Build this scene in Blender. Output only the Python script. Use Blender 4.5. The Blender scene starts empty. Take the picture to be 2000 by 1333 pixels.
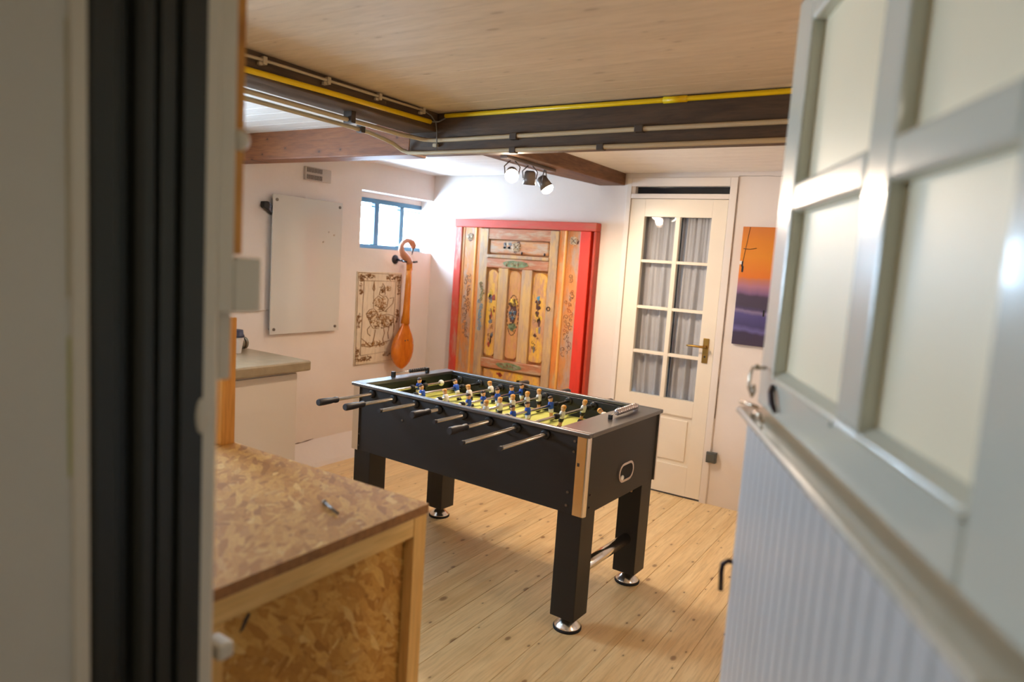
import bpy, math, random
from mathutils import Vector, Matrix

random.seed(7)
scene = bpy.context.scene
COL = scene.collection
PI = math.pi

# ------------------------------------------------------------------ camera
YAW, PITCH, ROLL, CAM_Z = 0.5676, 0.1156, 0.0667, 1.5304
FOCAL_PX = 1343.43
_fw = Vector((-math.sin(YAW) * math.cos(PITCH), math.cos(YAW) * math.cos(PITCH), -math.sin(PITCH)))
_rt = Vector((math.cos(YAW), math.sin(YAW), 0))
_up = _rt.cross(_fw)
_r2 = math.cos(ROLL) * _rt + math.sin(ROLL) * _up
_u2 = -math.sin(ROLL) * _rt + math.cos(ROLL) * _up
cam_data = bpy.data.cameras.new('camera')
cam_data.sensor_width = 36
cam_data.lens = FOCAL_PX / 2000 * 36
cam_data.clip_start = 0.02
cam_data.dof.use_dof = True
cam_data.dof.focus_distance = 3.3
cam_data.dof.aperture_fstop = 1.7
cam = bpy.data.objects.new('camera', cam_data)
COL.objects.link(cam)
cam.matrix_world = Matrix(((_r2.x, _u2.x, -_fw.x, 0), (_r2.y, _u2.y, -_fw.y, 0), (_r2.z, _u2.z, -_fw.z, CAM_Z), (0, 0, 0, 1)))
scene.camera = cam

# ------------------------------------------------------------------ world, large lights, exposure
world = bpy.data.worlds.new('overcast_sky')
scene.world = world
world.use_nodes = True
world.node_tree.nodes['Background'].inputs[0].default_value = (0.60, 0.80, 1.0, 1)
SKY = 78.0
world.node_tree.nodes['Background'].inputs[1].default_value = SKY


def portal(name, loc, rot, sx, sy):
    d = bpy.data.lights.new(name, 'AREA')
    d.shape = 'RECTANGLE'
    d.size, d.size_y = sx, sy
    d.cycles.is_portal = True
    o = bpy.data.objects.new(name, d)
    COL.objects.link(o)
    o.location = loc
    o.rotation_euler = rot
    return o


portal('daylight_window_portal', (-3.93, 4.10, 1.76), (0, -PI / 2, 0), 0.46, 0.84)
portal('added_window_portal', (-3.95, 1.5, 1.575), (0, -PI / 2, 0), 0.57, 0.84)  # portal of the unseen window added over the worktop
hall_fill = bpy.data.lights.new('hall_fill_light', 'AREA')  # added warm fill behind the viewer, for the jamb and door leaves
hall_fill.shape = 'DISK'; hall_fill.size = 0.3; hall_fill.energy = 8.5; hall_fill.color = (1.0, 0.90, 0.74)
hall_fill_light = bpy.data.objects.new('hall_fill_light', hall_fill)
COL.objects.link(hall_fill_light)
hall_fill_light.location = (-0.2, -1.1, 2.19)
scene.view_settings.view_transform = 'Standard'
scene.view_settings.look = 'None'
scene.view_settings.gamma = 1
scene.view_settings.use_curve_mapping = False
scene.view_settings.exposure = 0.0
scene.cycles.use_denoising = True
scene.cycles.use_adaptive_sampling = True
scene.cycles.adaptive_threshold = 0.12
scene.cycles.adaptive_min_samples = 20
scene.cycles.max_bounces = 7
scene.cycles.diffuse_bounces = 4
scene.cycles.glossy_bounces = 4
scene.cycles.transmission_bounces = 6
scene.cycles.transparent_max_bounces = 7
scene.cycles.caustics_reflective = False
scene.cycles.caustics_refractive = False
scene.cycles.sample_clamp_indirect = 6

LAMP_COL = (1.0, 0.77, 0.56)
LAMP_W = 32
PENDANT_FILL_W = 28


# ------------------------------------------------------------------ helpers
def C(r, g, b):
    def f(v):
        v /= 255
        return v / 12.92 if v <= 0.04045 else ((v + 0.055) / 1.055) ** 2.4
    return (f(r), f(g), f(b), 1)


ORG = {}


class MB:
    def __init__(self):
        self.v, self.f, self.m, self.s = [], [], [], []

    def face(self, idx, m=0, s=False):
        self.f.append(tuple(idx)); self.m.append(m); self.s.append(s)

    def box(self, x0, x1, y0, y1, z0, z1, m=0, M=None):
        b = len(self.v)
        p = [(x0, y0, z0), (x1, y0, z0), (x1, y1, z0), (x0, y1, z0), (x0, y0, z1), (x1, y0, z1), (x1, y1, z1), (x0, y1, z1)]
        if M is not None:
            p = [tuple(M @ Vector(q)) for q in p]
        self.v += p
        for q in ((0, 3, 2, 1), (4, 5, 6, 7), (0, 1, 5, 4), (1, 2, 6, 5), (2, 3, 7, 6), (3, 0, 4, 7)):
            self.face([b + k for k in q], m)
        return self

    def rings(self, rings, m=0, s=True, caps=True, close=True):
        b = len(self.v); n = len(rings[0])
        for r in rings:
            self.v += [tuple(p) for p in r]
        for i in range(len(rings) - 1):
            for k in range(n if close else n - 1):
                k2 = (k + 1) % n
                self.face((b + i * n + k, b + i * n + k2, b + (i + 1) * n + k2, b + (i + 1) * n + k), m, s)
        if caps:
            self.face([b + k for k in reversed(range(n))], m)
            self.face([b + (len(rings) - 1) * n + k for k in range(n)], m)
        return self

    def tube(self, pts, r, n=8, m=0, caps=True, s=True, flat=1.0):
        pts = [Vector(p) for p in pts]
        rad = r if isinstance(r, (list, tuple)) else [r] * len(pts)
        out = []
        ref = None
        for i, p in enumerate(pts):
            t = (pts[min(i + 1, len(pts) - 1)] - pts[max(i - 1, 0)])
            if t.length < 1e-9:
                t = Vector((0, 0, 1))
            t.normalize()
            if ref is None:
                ref = Vector((0, 0, 1)) if abs(t.z) < 0.9 else Vector((1, 0, 0))
            u = t.cross(ref)
            if u.length < 1e-4:
                u = t.cross(Vector((0.3, 1, 0.2)))
            u.normalize()
            w = u.cross(t); ref = w
            out.append([p + rad[i] * (math.cos(a) * u + flat * math.sin(a) * w) for a in [2 * PI * k / n for k in range(n)]])
        return self.rings(out, m, s, caps)

    def cyl(self, p0, p1, r0, r1=None, n=16, m=0, caps=True, s=True):
        return self.tube([p0, p1], [r0, r0 if r1 is None else r1], n, m, caps, s)

    def lathe(self, prof, c=(0, 0, 0), n=24, m=0, axis='z', s=True, caps=True):
        out = []
        for r, h in prof:
            ring = []
            for k in range(n):
                a = 2 * PI * k / n
                x, y = r * math.cos(a), r * math.sin(a)
                p = {'z': (x, y, h), 'x': (h, x, y), 'y': (y, h, x)}[axis]
                ring.append((c[0] + p[0], c[1] + p[1], c[2] + p[2]))
            out.append(ring)
        return self.rings(out, m, s, caps)

    def ball(self, c, r, nu=12, nv=8, m=0):
        rx, ry, rz = r if isinstance(r, (tuple, list)) else (r, r, r)
        out = []
        for i in range(nv + 1):
            t = PI * (i + (0.02 if i == 0 else -0.02 if i == nv else 0)) / nv
            out.append([(c[0] + rx * math.sin(t) * math.cos(2 * PI * k / nu), c[1] + ry * math.sin(t) * math.sin(2 * PI * k / nu), c[2] - rz * math.cos(t)) for k in range(nu)])
        return self.rings(out, m, True, True)

    def prism(self, poly, h0, h1, axis='z', m=0, s=False):
        def P(a, b, h):
            return {'z': (a, b, h), 'y': (a, h, b), 'x': (h, a, b)}[axis]
        return self.rings([[P(a, b, h0) for a, b in poly], [P(a, b, h1) for a, b in poly]], m, s, True)

    def build(self, name, mats, parent=None, origin=None, bevel=0, loc=None, rot=None):
        me = bpy.data.meshes.new(name)
        vs = [Vector(p) for p in self.v]
        if origin is None:
            lo = [min(p[i] for p in vs) for i in range(3)]; hi = [max(p[i] for p in vs) for i in range(3)]
            origin = Vector(((lo[0] + hi[0]) / 2, (lo[1] + hi[1]) / 2, (lo[2] + hi[2]) / 2))
        origin = Vector(origin)
        me.from_pydata([tuple(p - origin) for p in vs], [], self.f)
        for mm in (mats if isinstance(mats, (list, tuple)) else [mats]):
            me.materials.append(mm)
        for i, p in enumerate(me.polygons):
            p.material_index = self.m[i]; p.use_smooth = self.s[i]
        me.update()
        import bmesh
        bm = bmesh.new(); bm.from_mesh(me)
        bmesh.ops.recalc_face_normals(bm, faces=bm.faces)
        bm.to_mesh(me); bm.free()
        o = bpy.data.objects.new(name, me)
        COL.objects.link(o)
        ORG[o.name] = origin
        if parent is not None:
            o.parent = parent
            o.location = origin - ORG.get(parent.name, Vector((0, 0, 0)))
        else:
            o.location = origin
        if bevel:
            bv = o.modifiers.new('bevel', 'BEVEL'); bv.width = bevel; bv.segments = 2; bv.limit_method = 'ANGLE'
            bv.harden_normals = False
        return o


def inst(name, me, parent, loc, rot=(0, 0, 0), scale=None):
    o = bpy.data.objects.new(name, me)
    COL.objects.link(o)
    ORG[o.name] = Vector(loc)
    o.parent = parent
    o.location = Vector(loc) - ORG.get(parent.name, Vector((0, 0, 0)))
    o.rotation_euler = rot
    if scale:
        o.scale = scale
    return o


def tag(o, label, cat, group=None, kind=None):
    o['label'] = label; o['category'] = cat
    if group: o['group'] = group
    if kind: o['kind'] = kind
    return o


def thing(name, label, cat, loc=(0, 0, 0), rotz=0, group=None, kind=None):
    o = bpy.data.objects.new(name, None)
    COL.objects.link(o)
    o.location = loc; o.rotation_euler = (0, 0, rotz)
    o.empty_display_size = 0.1
    ORG[o.name] = Vector((0, 0, 0))
    return tag(o, label, cat, group, kind)


def wthing(name, label, cat, base, group=None, kind=None):
    """A thing at a world base point whose parts are given in world coordinates."""
    o = thing(name, label, cat, base, 0, group, kind)
    ORG[o.name] = Vector(base)
    return o


# ------------------------------------------------------------------ materials
def newmat(name):
    m = bpy.data.materials.new(name); m.use_nodes = True
    nt = m.node_tree
    return m, nt, nt.nodes['Principled BSDF']


def nd(nt, t, ins=None, **props):
    n = nt.nodes.new(t)
    for k, v in props.items():
        setattr(n, k, v)
    for k, v in (ins or {}).items():
        if hasattr(v, 'is_linked') or isinstance(v, bpy.types.NodeSocket):
            nt.links.new(v, n.inputs[k])
        else:
            n.inputs[k].default_value = v
    return n


def mixc(nt, fac, a, b, blend='MIX'):
    n = nt.nodes.new('ShaderNodeMix'); n.data_type = 'RGBA'; n.blend_type = blend
    for k, v in ((0, fac), (6, a), (7, b)):
        if isinstance(v, bpy.types.NodeSocket):
            nt.links.new(v, n.inputs[k])
        else:
            n.inputs[k].default_value = v
    return n.outputs[2]


def ramp(nt, fac, stops, interp='LINEAR'):
    n = nt.nodes.new('ShaderNodeValToRGB')
    n.color_ramp.interpolation = interp
    e = n.color_ramp.elements
    while len(e) > 1:
        e.remove(e[0])
    e[0].position, e[0].color = stops[0]
    for p, c in stops[1:]:
        x = e.new(p); x.color = c
    nt.links.new(fac, n.inputs[0])
    return n.outputs[0]


def coords(nt, scale=(1, 1, 1), rnd=True, rot=(0, 0, 0)):
    tc = nd(nt, 'ShaderNodeTexCoord')
    mp = nd(nt, 'ShaderNodeMapping', {'Vector': tc.outputs['Object'], 'Scale': scale, 'Rotation': rot})
    if rnd:
        oi = nd(nt, 'ShaderNodeObjectInfo')
        ml = nd(nt, 'ShaderNodeMath', {0: oi.outputs['Random'], 1: 37.0}, operation='MULTIPLY')
        nt.links.new(ml.outputs[0], mp.inputs['Location'])
    return mp.outputs[0]


def mul(c, k):
    return (min(c[0] * k, 1), min(c[1] * k, 1), min(c[2] * k, 1), 1)


def setbump(nt, bs, h, strength, dist=0.01):
    b = nd(nt, 'ShaderNodeBump', {'Height': h, 'Strength': strength, 'Distance': dist})
    nt.links.new(b.outputs[0], bs.inputs['Normal'])


def pbr(name, col, rough=0.5, metal=0.0, var=0.0, vscale=6, bump=0.0, bscale=60, spec=0.5, coat=0.0, trans=0.0, ior=1.45):
    m, nt, bs = newmat(name)
    bs.inputs['Base Color'].default_value = col
    bs.inputs['Roughness'].default_value = rough
    bs.inputs['Metallic'].default_value = metal
    bs.inputs['Specular IOR Level'].default_value = spec
    bs.inputs['Coat Weight'].default_value = coat
    bs.inputs['Coat Roughness'].default_value = 0.08
    bs.inputs['Transmission Weight'].default_value = trans
    bs.inputs['IOR'].default_value = ior
    if var:
        n = nd(nt, 'ShaderNodeTexNoise', {'Vector': coords(nt), 'Scale': vscale, 'Detail': 4})
        c = ramp(nt, n.outputs[0], [(0.3, mul(col, 1 - var)), (0.7, mul(col, 1 + var))])
        nt.links.new(c, bs.inputs['Base Color'])
    if bump:
        n = nd(nt, 'ShaderNodeTexNoise', {'Vector': coords(nt), 'Scale': bscale, 'Detail': 5})
        setbump(nt, bs, n.outputs[0], bump)
    return m


def wood(name, c1, c2, stretch, knot=(0, 0, 0), knot_col=C(95, 55, 25), knot_size=0.16, rough=0.5, wash=None, wash_amt=0.0, bump=0.15, tone=0.12, spec=0.4):
    m, nt, bs = newmat(name)
    v = coords(nt, stretch)
    n1 = nd(nt, 'ShaderNodeTexNoise', {'Vector': v, 'Scale': 3.0, 'Detail': 6, 'Roughness': 0.62, 'Distortion': 0.6})
    col = ramp(nt, n1.outputs[0], [(0.28, c1), (0.5, mixl(c1, c2, 0.55)), (0.72, c2)])
    n2 = nd(nt, 'ShaderNodeTexNoise', {'Vector': v, 'Scale': 16.0, 'Detail': 3})
    col = mixc(nt, ramp(nt, n2.outputs[0], [(0.45, (0, 0, 0, 1)), (0.75, (0.55, 0.55, 0.55, 1))]), col, mul(c1, 0.72))
    oi = nd(nt, 'ShaderNodeObjectInfo')
    tn = ramp(nt, oi.outputs['Random'], [(0, (1 - tone, 1 - tone, 1 - tone, 1)), (1, (1 + tone * .3, 1 + tone * .3, 1 + tone * .3, 1))])
    col = mixc(nt, 1.0, col, tn, 'MULTIPLY')
    if knot[0] or knot[1] or knot[2]:
        vk = coords(nt, knot)
        sk = nd(nt, 'ShaderNodeSeparateXYZ', {0: vk})
        ax = [i for i in range(3) if knot[i]][:2]
        v2 = nd(nt, 'ShaderNodeCombineXYZ', {0: sk.outputs[ax[0]], 1: sk.outputs[ax[1]], 2: 0.0})
        vo = nd(nt, 'ShaderNodeTexVoronoi', {'Vector': v2.outputs[0], 'Scale': 1.0, 'Randomness': 1.0}, voronoi_dimensions='2D')
        sc_ = nd(nt, 'ShaderNodeSeparateColor', {0: vo.outputs['Color']})
        kr = nd(nt, 'ShaderNodeMapRange', {0: sc_.outputs[0], 1: 0.35, 2: 1.0, 3: 3.0, 4: 0.75})
        kd = nd(nt, 'ShaderNodeMath', {0: vo.outputs['Distance'], 1: kr.outputs[0]}, operation='MULTIPLY')
        km = ramp(nt, kd.outputs[0], [(0.0, (1, 1, 1, 1)), (knot_size * .55, (0.9, 0.9, 0.9, 1)), (knot_size, (0, 0, 0, 1))])
        col = mixc(nt, km, col, knot_col)
        halo = ramp(nt, kd.outputs[0], [(knot_size, (0.35, 0.35, 0.35, 1)), (knot_size * 2.6, (0, 0, 0, 1))])
        col = mixc(nt, halo, col, mul(c1, 0.75))
    if wash is not None:
        n3 = nd(nt, 'ShaderNodeTexNoise', {'Vector': v, 'Scale': 1.3, 'Detail': 5, 'Roughness': 0.7})
        wm = ramp(nt, n3.outputs[0], [(0.25, (wash_amt * .7,) * 3 + (1,)), (0.7, (min(1, wash_amt * 1.15),) * 3 + (1,))])
        col = mixc(nt, wm, col, wash)
    nt.links.new(col, bs.inputs['Base Color'])
    bs.inputs['Roughness'].default_value = rough
    bs.inputs['Specular IOR Level'].default_value = spec
    if bump:
        setbump(nt, bs, n1.outputs[0], bump, 0.004)
    return m


def mixl(a, b, t):
    return tuple(a[i] * (1 - t) + b[i] * t for i in range(3)) + (1,)


def weathered(name, base, paint, amt=0.5, dirt=C(70, 45, 30), stretch=(6, 6, 1.2), third=None, rough=0.55, dirt_amt=0.6):
    """Old worn paint over wood: paint patches, bare wood, grime in the grain."""
    m, nt, bs = newmat(name)
    v = coords(nt, stretch)
    n1 = nd(nt, 'ShaderNodeTexNoise', {'Vector': v, 'Scale': 2.2, 'Detail': 7, 'Roughness': 0.7, 'Distortion': 0.4})
    lo = 0.5 + (0.5 - amt) * 0.5
    pm = ramp(nt, n1.outputs[0], [(max(0, lo - 0.09), (0, 0, 0, 1)), (lo + 0.05, (1, 1, 1, 1))])
    col = mixc(nt, pm, base, paint)
    if third is not None:
        n2 = nd(nt, 'ShaderNodeTexNoise', {'Vector': coords(nt, (stretch[0] * .8 + 1, stretch[1] * .8, stretch[2] * 1.4)), 'Scale': 3.1, 'Detail': 6, 'Roughness': 0.65})
        tm = ramp(nt, n2.outputs[0], [(0.47, (0, 0, 0, 1)), (0.60, (1, 1, 1, 1))])
        col = mixc(nt, tm, col, third)
    n3 = nd(nt, 'ShaderNodeTexNoise', {'Vector': v, 'Scale': 12.0, 'Detail': 8, 'Roughness': 0.78})
    dm = ramp(nt, n3.outputs[0], [(0.49, (0, 0, 0, 1)), (0.78, (dirt_amt,) * 3 + (1,))])
    col = mixc(nt, dm, col, dirt)
    nt.links.new(col, bs.inputs['Base Color'])
    bs.inputs['Roughness'].default_value = rough
    setbump(nt, bs, n3.outputs[0], 0.35, 0.004)
    return m


def osb(name, axes):
    """Strand board: overlapping long flakes in several directions. axes: which object axes lie in the face."""
    m, nt, bs = newmat(name)
    tc = nd(nt, 'ShaderNodeTexCoord')
    sep = nd(nt, 'ShaderNodeSeparateXYZ', {0: tc.outputs['Object']})
    uv = nd(nt, 'ShaderNodeCombineXYZ', {0: sep.outputs[axes[0]], 1: sep.outputs[axes[1]], 2: 0.0})
    nz = nd(nt, 'ShaderNodeTexNoise', {'Vector': uv.outputs[0], 'Scale': 9, 'Detail': 2})
    dist = nd(nt, 'ShaderNodeVectorMath', {0: nz.outputs['Color'], 1: (0.05, 0.05, 0)}, operation='MULTIPLY')
    uvd = nd(nt, 'ShaderNodeVectorMath', {0: uv.outputs[0], 1: dist.outputs[0]}, operation='ADD')
    pal = [(0.0, C(160, 108, 44)), (0.2, C(186, 132, 58)), (0.45, C(200, 148, 70)), (0.7, C(214, 166, 88)), (0.9, C(178, 122, 50)), (1.0, C(228, 188, 116))]
    col = None
    for i, (ang, sx, sy) in enumerate(((0.25, 26, 84), (-0.75, 24, 76), (1.2, 28, 88), (0.65, 20, 66))):
        rp = nd(nt, 'ShaderNodeMapping', {'Vector': uvd.outputs[0], 'Rotation': (0, 0, ang), 'Location': (i * 3.1, i * 1.7, 0)})
        sp = nd(nt, 'ShaderNodeMapping', {'Vector': rp.outputs[0], 'Scale': (sx, sy, 1)})
        vo = nd(nt, 'ShaderNodeTexVoronoi', {'Vector': sp.outputs[0], 'Scale': 1.0}, voronoi_dimensions='2D')
        s2 = nd(nt, 'ShaderNodeSeparateColor', {0: vo.outputs['Color']})
        c = ramp(nt, s2.outputs[0], pal)
        gr = nd(nt, 'ShaderNodeTexNoise', {'Vector': sp.outputs[0], 'Scale': 3.0, 'Detail': 3})
        c = mixc(nt, ramp(nt, gr.outputs[0], [(0.4, (0, 0, 0, 1)), (0.8, (0.35, 0.35, 0.35, 1))]), c, C(120, 74, 30))
        if col is None:
            col = c
        else:
            msk = nd(nt, 'ShaderNodeMath', {0: s2.outputs[1], 1: 0.52}, operation='GREATER_THAN')
            col = mixc(nt, msk.outputs[0], col, c)
    dk = nd(nt, 'ShaderNodeTexNoise', {'Vector': uvd.outputs[0], 'Scale': 40, 'Detail': 3})
    col = mixc(nt, ramp(nt, dk.outputs[0], [(0.66, (0, 0, 0, 1)), (0.8, (0.75, 0.75, 0.75, 1))]), col, C(80, 46, 20))
    nt.links.new(col, bs.inputs['Base Color'])
    bs.inputs['Roughness'].default_value = 0.62
    bs.inputs['Specular IOR Level'].default_value = 0.3
    setbump(nt, bs, dk.outputs[0], 0.3, 0.003)
    return m


def emit(name, col, strength):
    m = bpy.data.materials.new(name); m.use_nodes = True
    nt = m.node_tree
    nt.nodes.remove(nt.nodes['Principled BSDF'])
    e = nd(nt, 'ShaderNodeEmission', {'Color': col, 'Strength': strength})
    nt.links.new(e.outputs[0], nt.nodes['Material Output'].inputs[0])
    return m


def thin_glass(name, tint, rough=0.02):
    m = bpy.data.materials.new(name); m.use_nodes = True
    nt = m.node_tree
    nt.nodes.remove(nt.nodes['Principled BSDF'])
    fr = nd(nt, 'ShaderNodeFresnel', {'IOR': 1.45})
    ge = nd(nt, 'ShaderNodeNewGeometry')
    ff = nd(nt, 'ShaderNodeMath', {0: 1.0, 1: ge.outputs['Backfacing']}, operation='SUBTRACT')
    fm = nd(nt, 'ShaderNodeMath', {0: fr.outputs[0], 1: ff.outputs[0]}, operation='MULTIPLY')
    t = nd(nt, 'ShaderNodeBsdfTransparent', {'Color': tint})
    g = nd(nt, 'ShaderNodeBsdfGlossy', {'Color': (1, 1, 1, 1), 'Roughness': rough})
    mx = nd(nt, 'ShaderNodeMixShader', {0: fm.outputs[0], 1: t.outputs[0], 2: g.outputs[0]})
    nt.links.new(mx.outputs[0], nt.nodes['Material Output'].inputs[0])
    return m


M = {}
M['sky_glass'] = thin_glass('window_glass', (.96, .98, 1, 1))
M['pane'] = thin_glass('door_glass', (.93, .95, .95, 1))
M['wall'] = pbr('white_plaster', C(232, 222, 214), 0.75, var=0.03, vscale=3, bump=0.25, bscale=14)
M['ceil_front'] = wood('whitewashed_ceiling_board', C(206, 180, 146), C(222, 200, 170), (0.7, 5, 5), (3.0, 9, 0), C(138, 102, 72), 0.07, 0.6, C(220, 200, 170), 0.35, 0.12, 0.07)
M['ceil_white'] = wood('white_ceiling_board', C(214, 205, 195), C(236, 230, 222), (0.7, 6, 6), (0, 0, 0), rough=0.65, wash=C(238, 234, 228), wash_amt=0.6, tone=0.05)
M['floor'] = wood('pine_floorboard', C(224, 184, 126), C(244, 214, 160), (7, 0.45, 7), (7.5, 4.2, 0), C(112, 66, 34), 0.10, 0.38, bump=0.08, tone=0.10, spec=0.5)
M['floor_gap'] = pbr('dark_floor_gap', C(74, 48, 26), 0.8)
M['beam_dark'] = wood('dark_stained_beam', C(66, 48, 32), C(100, 76, 52), (0.8, 7, 7), rough=0.55, bump=0.5)
M['beam_dark_y'] = wood('dark_stained_cross_beam', C(62, 45, 28), C(108, 82, 54), (7, 0.8, 7), rough=0.6, bump=0.5)
M['beam_red'] = wood('red_brown_beam', C(112, 62, 36), C(164, 102, 58), (0.8, 7, 7), (5, 0, 7), C(60, 30, 18), 0.14, 0.55, C(112, 84, 64), 0.14, bump=0.4)
M['beam_brown'] = wood('brown_old_beam', C(88, 58, 38), C(138, 98, 66), (7, 0.9, 7), rough=0.65, bump=0.5)
M['yellow'] = pbr('yellow_gas_pipe', C(236, 196, 14), 0.35)
M['conduit'] = pbr('cream_conduit', C(190, 172, 140), 0.4)
M['bracket'] = pbr('dark_clip', C(70, 56, 42), 0.6)
M['cable'] = pbr('grey_cable', C(105, 100, 92), 0.5)
M['door_white'] = pbr('cream_door_paint', C(238, 226, 206), 0.32, var=0.015, bump=0.05, bscale=20)
M['frame_white'] = pbr('white_frame_paint', C(232, 222, 212), 0.4, bump=0.08, bscale=20)
M['curtain'] = pbr('grey_curtain_cloth', C(204, 198, 202), 0.9, var=0.05, vscale=9)
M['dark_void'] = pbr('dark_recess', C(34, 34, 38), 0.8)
M['transom'] = pbr('dark_transom_glass', C(38, 42, 48), 0.08)
M['brass'] = pbr('aged_brass', C(176, 138, 70), 0.35, 1.0)
M['blk'] = pbr('black_laminate', C(27, 26, 26), 0.45, bump=0.03, bscale=300)
M['blk_top'] = pbr('black_top_laminate', C(46, 44, 44), 0.30, spec=0.9, ior=1.8)
M['blk_plastic'] = pbr('black_plastic', C(28, 27, 28), 0.38)
M['grip'] = pbr('black_grip', C(46, 44, 46), 0.45)
M['chrome'] = pbr('chrome', C(232, 228, 222), 0.2, 1.0)
M['steel'] = pbr('steel_rod', C(200, 196, 190), 0.22, 1.0)
M['rubber'] = pbr('black_rubber', C(18, 18, 19), 0.7)
M['field'] = pbr('pale_green_field', C(205, 206, 108), 0.35, var=0.06, vscale=4)
M['line_white'] = pbr('field_line', C(240, 238, 225), 0.4)
M['fld_inner'] = pbr('inner_wall_dark', C(30, 36, 26), 0.4)
M['skin'] = pbr('figure_skin', C(224, 168, 118), 0.4)
M['hair_dark'] = pbr('figure_dark_hair', C(64, 44, 34), 0.4)
M['hair_blond'] = pbr('figure_blond_hair', C(226, 160, 74), 0.4)
M['blue'] = pbr('figure_blue', C(36, 84, 190), 0.35)
M['fwhite'] = pbr('figure_white', C(238, 234, 226), 0.35)
M['fblack'] = pbr('figure_black', C(32, 26, 26), 0.4)
M['bead'] = pbr('silver_bead', C(214, 204, 204), 0.2, 0.8)
M['osb_top'] = osb('strand_board_flat', (0, 1))
M['osb_side'] = osb('strand_board_upright', (2, 1))
M['osb_edge'] = pbr('strand_board_edge', C(152, 104, 58), 0.6, var=0.25, vscale=60)
M['pine_x'] = wood('raw_pine_rail', C(224, 174, 96), C(242, 202, 132), (7, 0.6, 7), (0, 0, 0), rough=0.5)
M['pine_z'] = wood('raw_pine_post', C(220, 166, 88), C(240, 196, 122), (7, 7, 0.6), (0, 0, 0), rough=0.5)
M['pine_stud'] = wood('orange_pine_stud', C(214, 142, 52), C(236, 172, 84), (7, 7, 0.6), (5, 0, 2.2), C(150, 80, 25), 0.12, 0.45)
M['concrete'] = pbr('concrete_worktop', C(160, 142, 114), 0.28, var=0.12, vscale=18, bump=0.1, bscale=50)
M['cabinet'] = pbr('white_cabinet', C(226, 214, 200), 0.45)
M['board_glass'] = pbr('white_glass_board', C(208, 205, 197), 0.12, coat=0.5)
M['grey_metal'] = pbr('grey_standoff', C(120, 112, 104), 0.35, 0.8)
M['vent'] = pbr('vent_plastic', C(190, 178, 166), 0.5)
M['vent_dark'] = pbr('vent_slot', C(66, 54, 46), 0.8)
M['teal'] = pbr('dark_teal_window_paint', C(62, 100, 124), 0.35)

M['lute'] = wood('honey_lute_wood', C(196, 98, 14), C(222, 130, 30), (4, 4, 1.0), rough=0.22, bump=0.02, tone=0, spec=0.6)
M['lute_neck'] = wood('lute_neck_wood', C(204, 110, 20), C(228, 146, 40), (6, 6, 0.8), rough=0.25, bump=0.02, tone=0)
M['swan'] = pbr('swan_pink_wood', C(196, 138, 112), 0.25, var=0.15, vscale=12)
M['blk_metal'] = pbr('black_metal', C(36, 36, 44), 0.35, 0.2)
M['panel_cream'] = wood('cream_wooden_panel', C(220, 202, 174), C(232, 218, 194), (3, 3, 0.8), rough=0.6, bump=0.03, tone=0)
M['burnt'] = pbr('burnt_line', C(136, 92, 44), 0.7, var=0.25, vscale=30)
M['burnt_fill'] = pbr('burnt_shade', C(168, 122, 68), 0.7, var=0.25, vscale=40)
M['leaf_paint'] = pbr('grey_white_gloss_paint', C(206, 206, 192), 0.24, bump=0.05, bscale=9, coat=0.2)
M['ledge_paint'] = pbr('glossy_ledge_paint', C(212, 206, 190), 0.12, coat=0.4)
M['leaf_paint_low'] = pbr('grey_white_board_paint', C(204, 204, 204), 0.3, bump=0.10, bscale=9)
M['jamb_white'] = pbr('off_white_jamb_paint', C(214, 204, 186), 0.42, var=0.03, vscale=3, bump=0.08, bscale=12)
M['jamb_dark'] = pbr('black_green_frame_paint', C(42, 42, 36), 0.4, var=0.10, vscale=5, bump=0.05, bscale=14)
M['hall_white'] = pbr('hall_plaster', C(206, 200, 188), 0.6, var=0.03, vscale=4, bump=0.1, bscale=10)
M['iron'] = pbr('dark_iron', C(58, 46, 48), 0.35, 0.6)
M['latch'] = pbr('worn_steel_latch', C(176, 160, 140), 0.25, 0.9)
M['socket'] = pbr('slate_grey_plastic', C(84, 86, 82), 0.45)
M['cup'] = pbr('white_cup', C(222, 216, 212), 0.35)
M['lid'] = pbr('navy_lid', C(48, 52, 74), 0.4)
M['jar'] = pbr('murky_jar_glass', C(128, 122, 104), 0.2, coat=0.3)
M['lamp_grey'] = pbr('grey_lamp_metal', C(120, 108, 100), 0.35, 0.3)
M['bulb'] = emit('lit_bulb', (1.0, 0.88, 0.70, 1), 60)
M['hall_floor'] = pbr('hall_stone_floor', C(120, 112, 100), 0.5, var=0.1)


def reflection_glass(name):
    m, nt, bs = newmat(name)
    n = nd(nt, 'ShaderNodeTexNoise', {'Vector': coords(nt, (1, 1, 1)), 'Scale': 2.2, 'Detail': 2})
    bs.inputs['Base Color'].default_value = C(252, 238, 204)  # pale cream colour stands in for the room reflected in the panes
    bs.inputs['Roughness'].default_value = 0.42
    bs.inputs['IOR'].default_value = 1.45
    bs.inputs['Transmission Weight'].default_value = 0.1
    bs.inputs['Specular IOR Level'].default_value = 0.6
    setbump(nt, bs, n.outputs[0], 0.25, 0.01)
    return m


M['reflection_glass'] = reflection_glass('wavy_old_glass_reflection')


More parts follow.
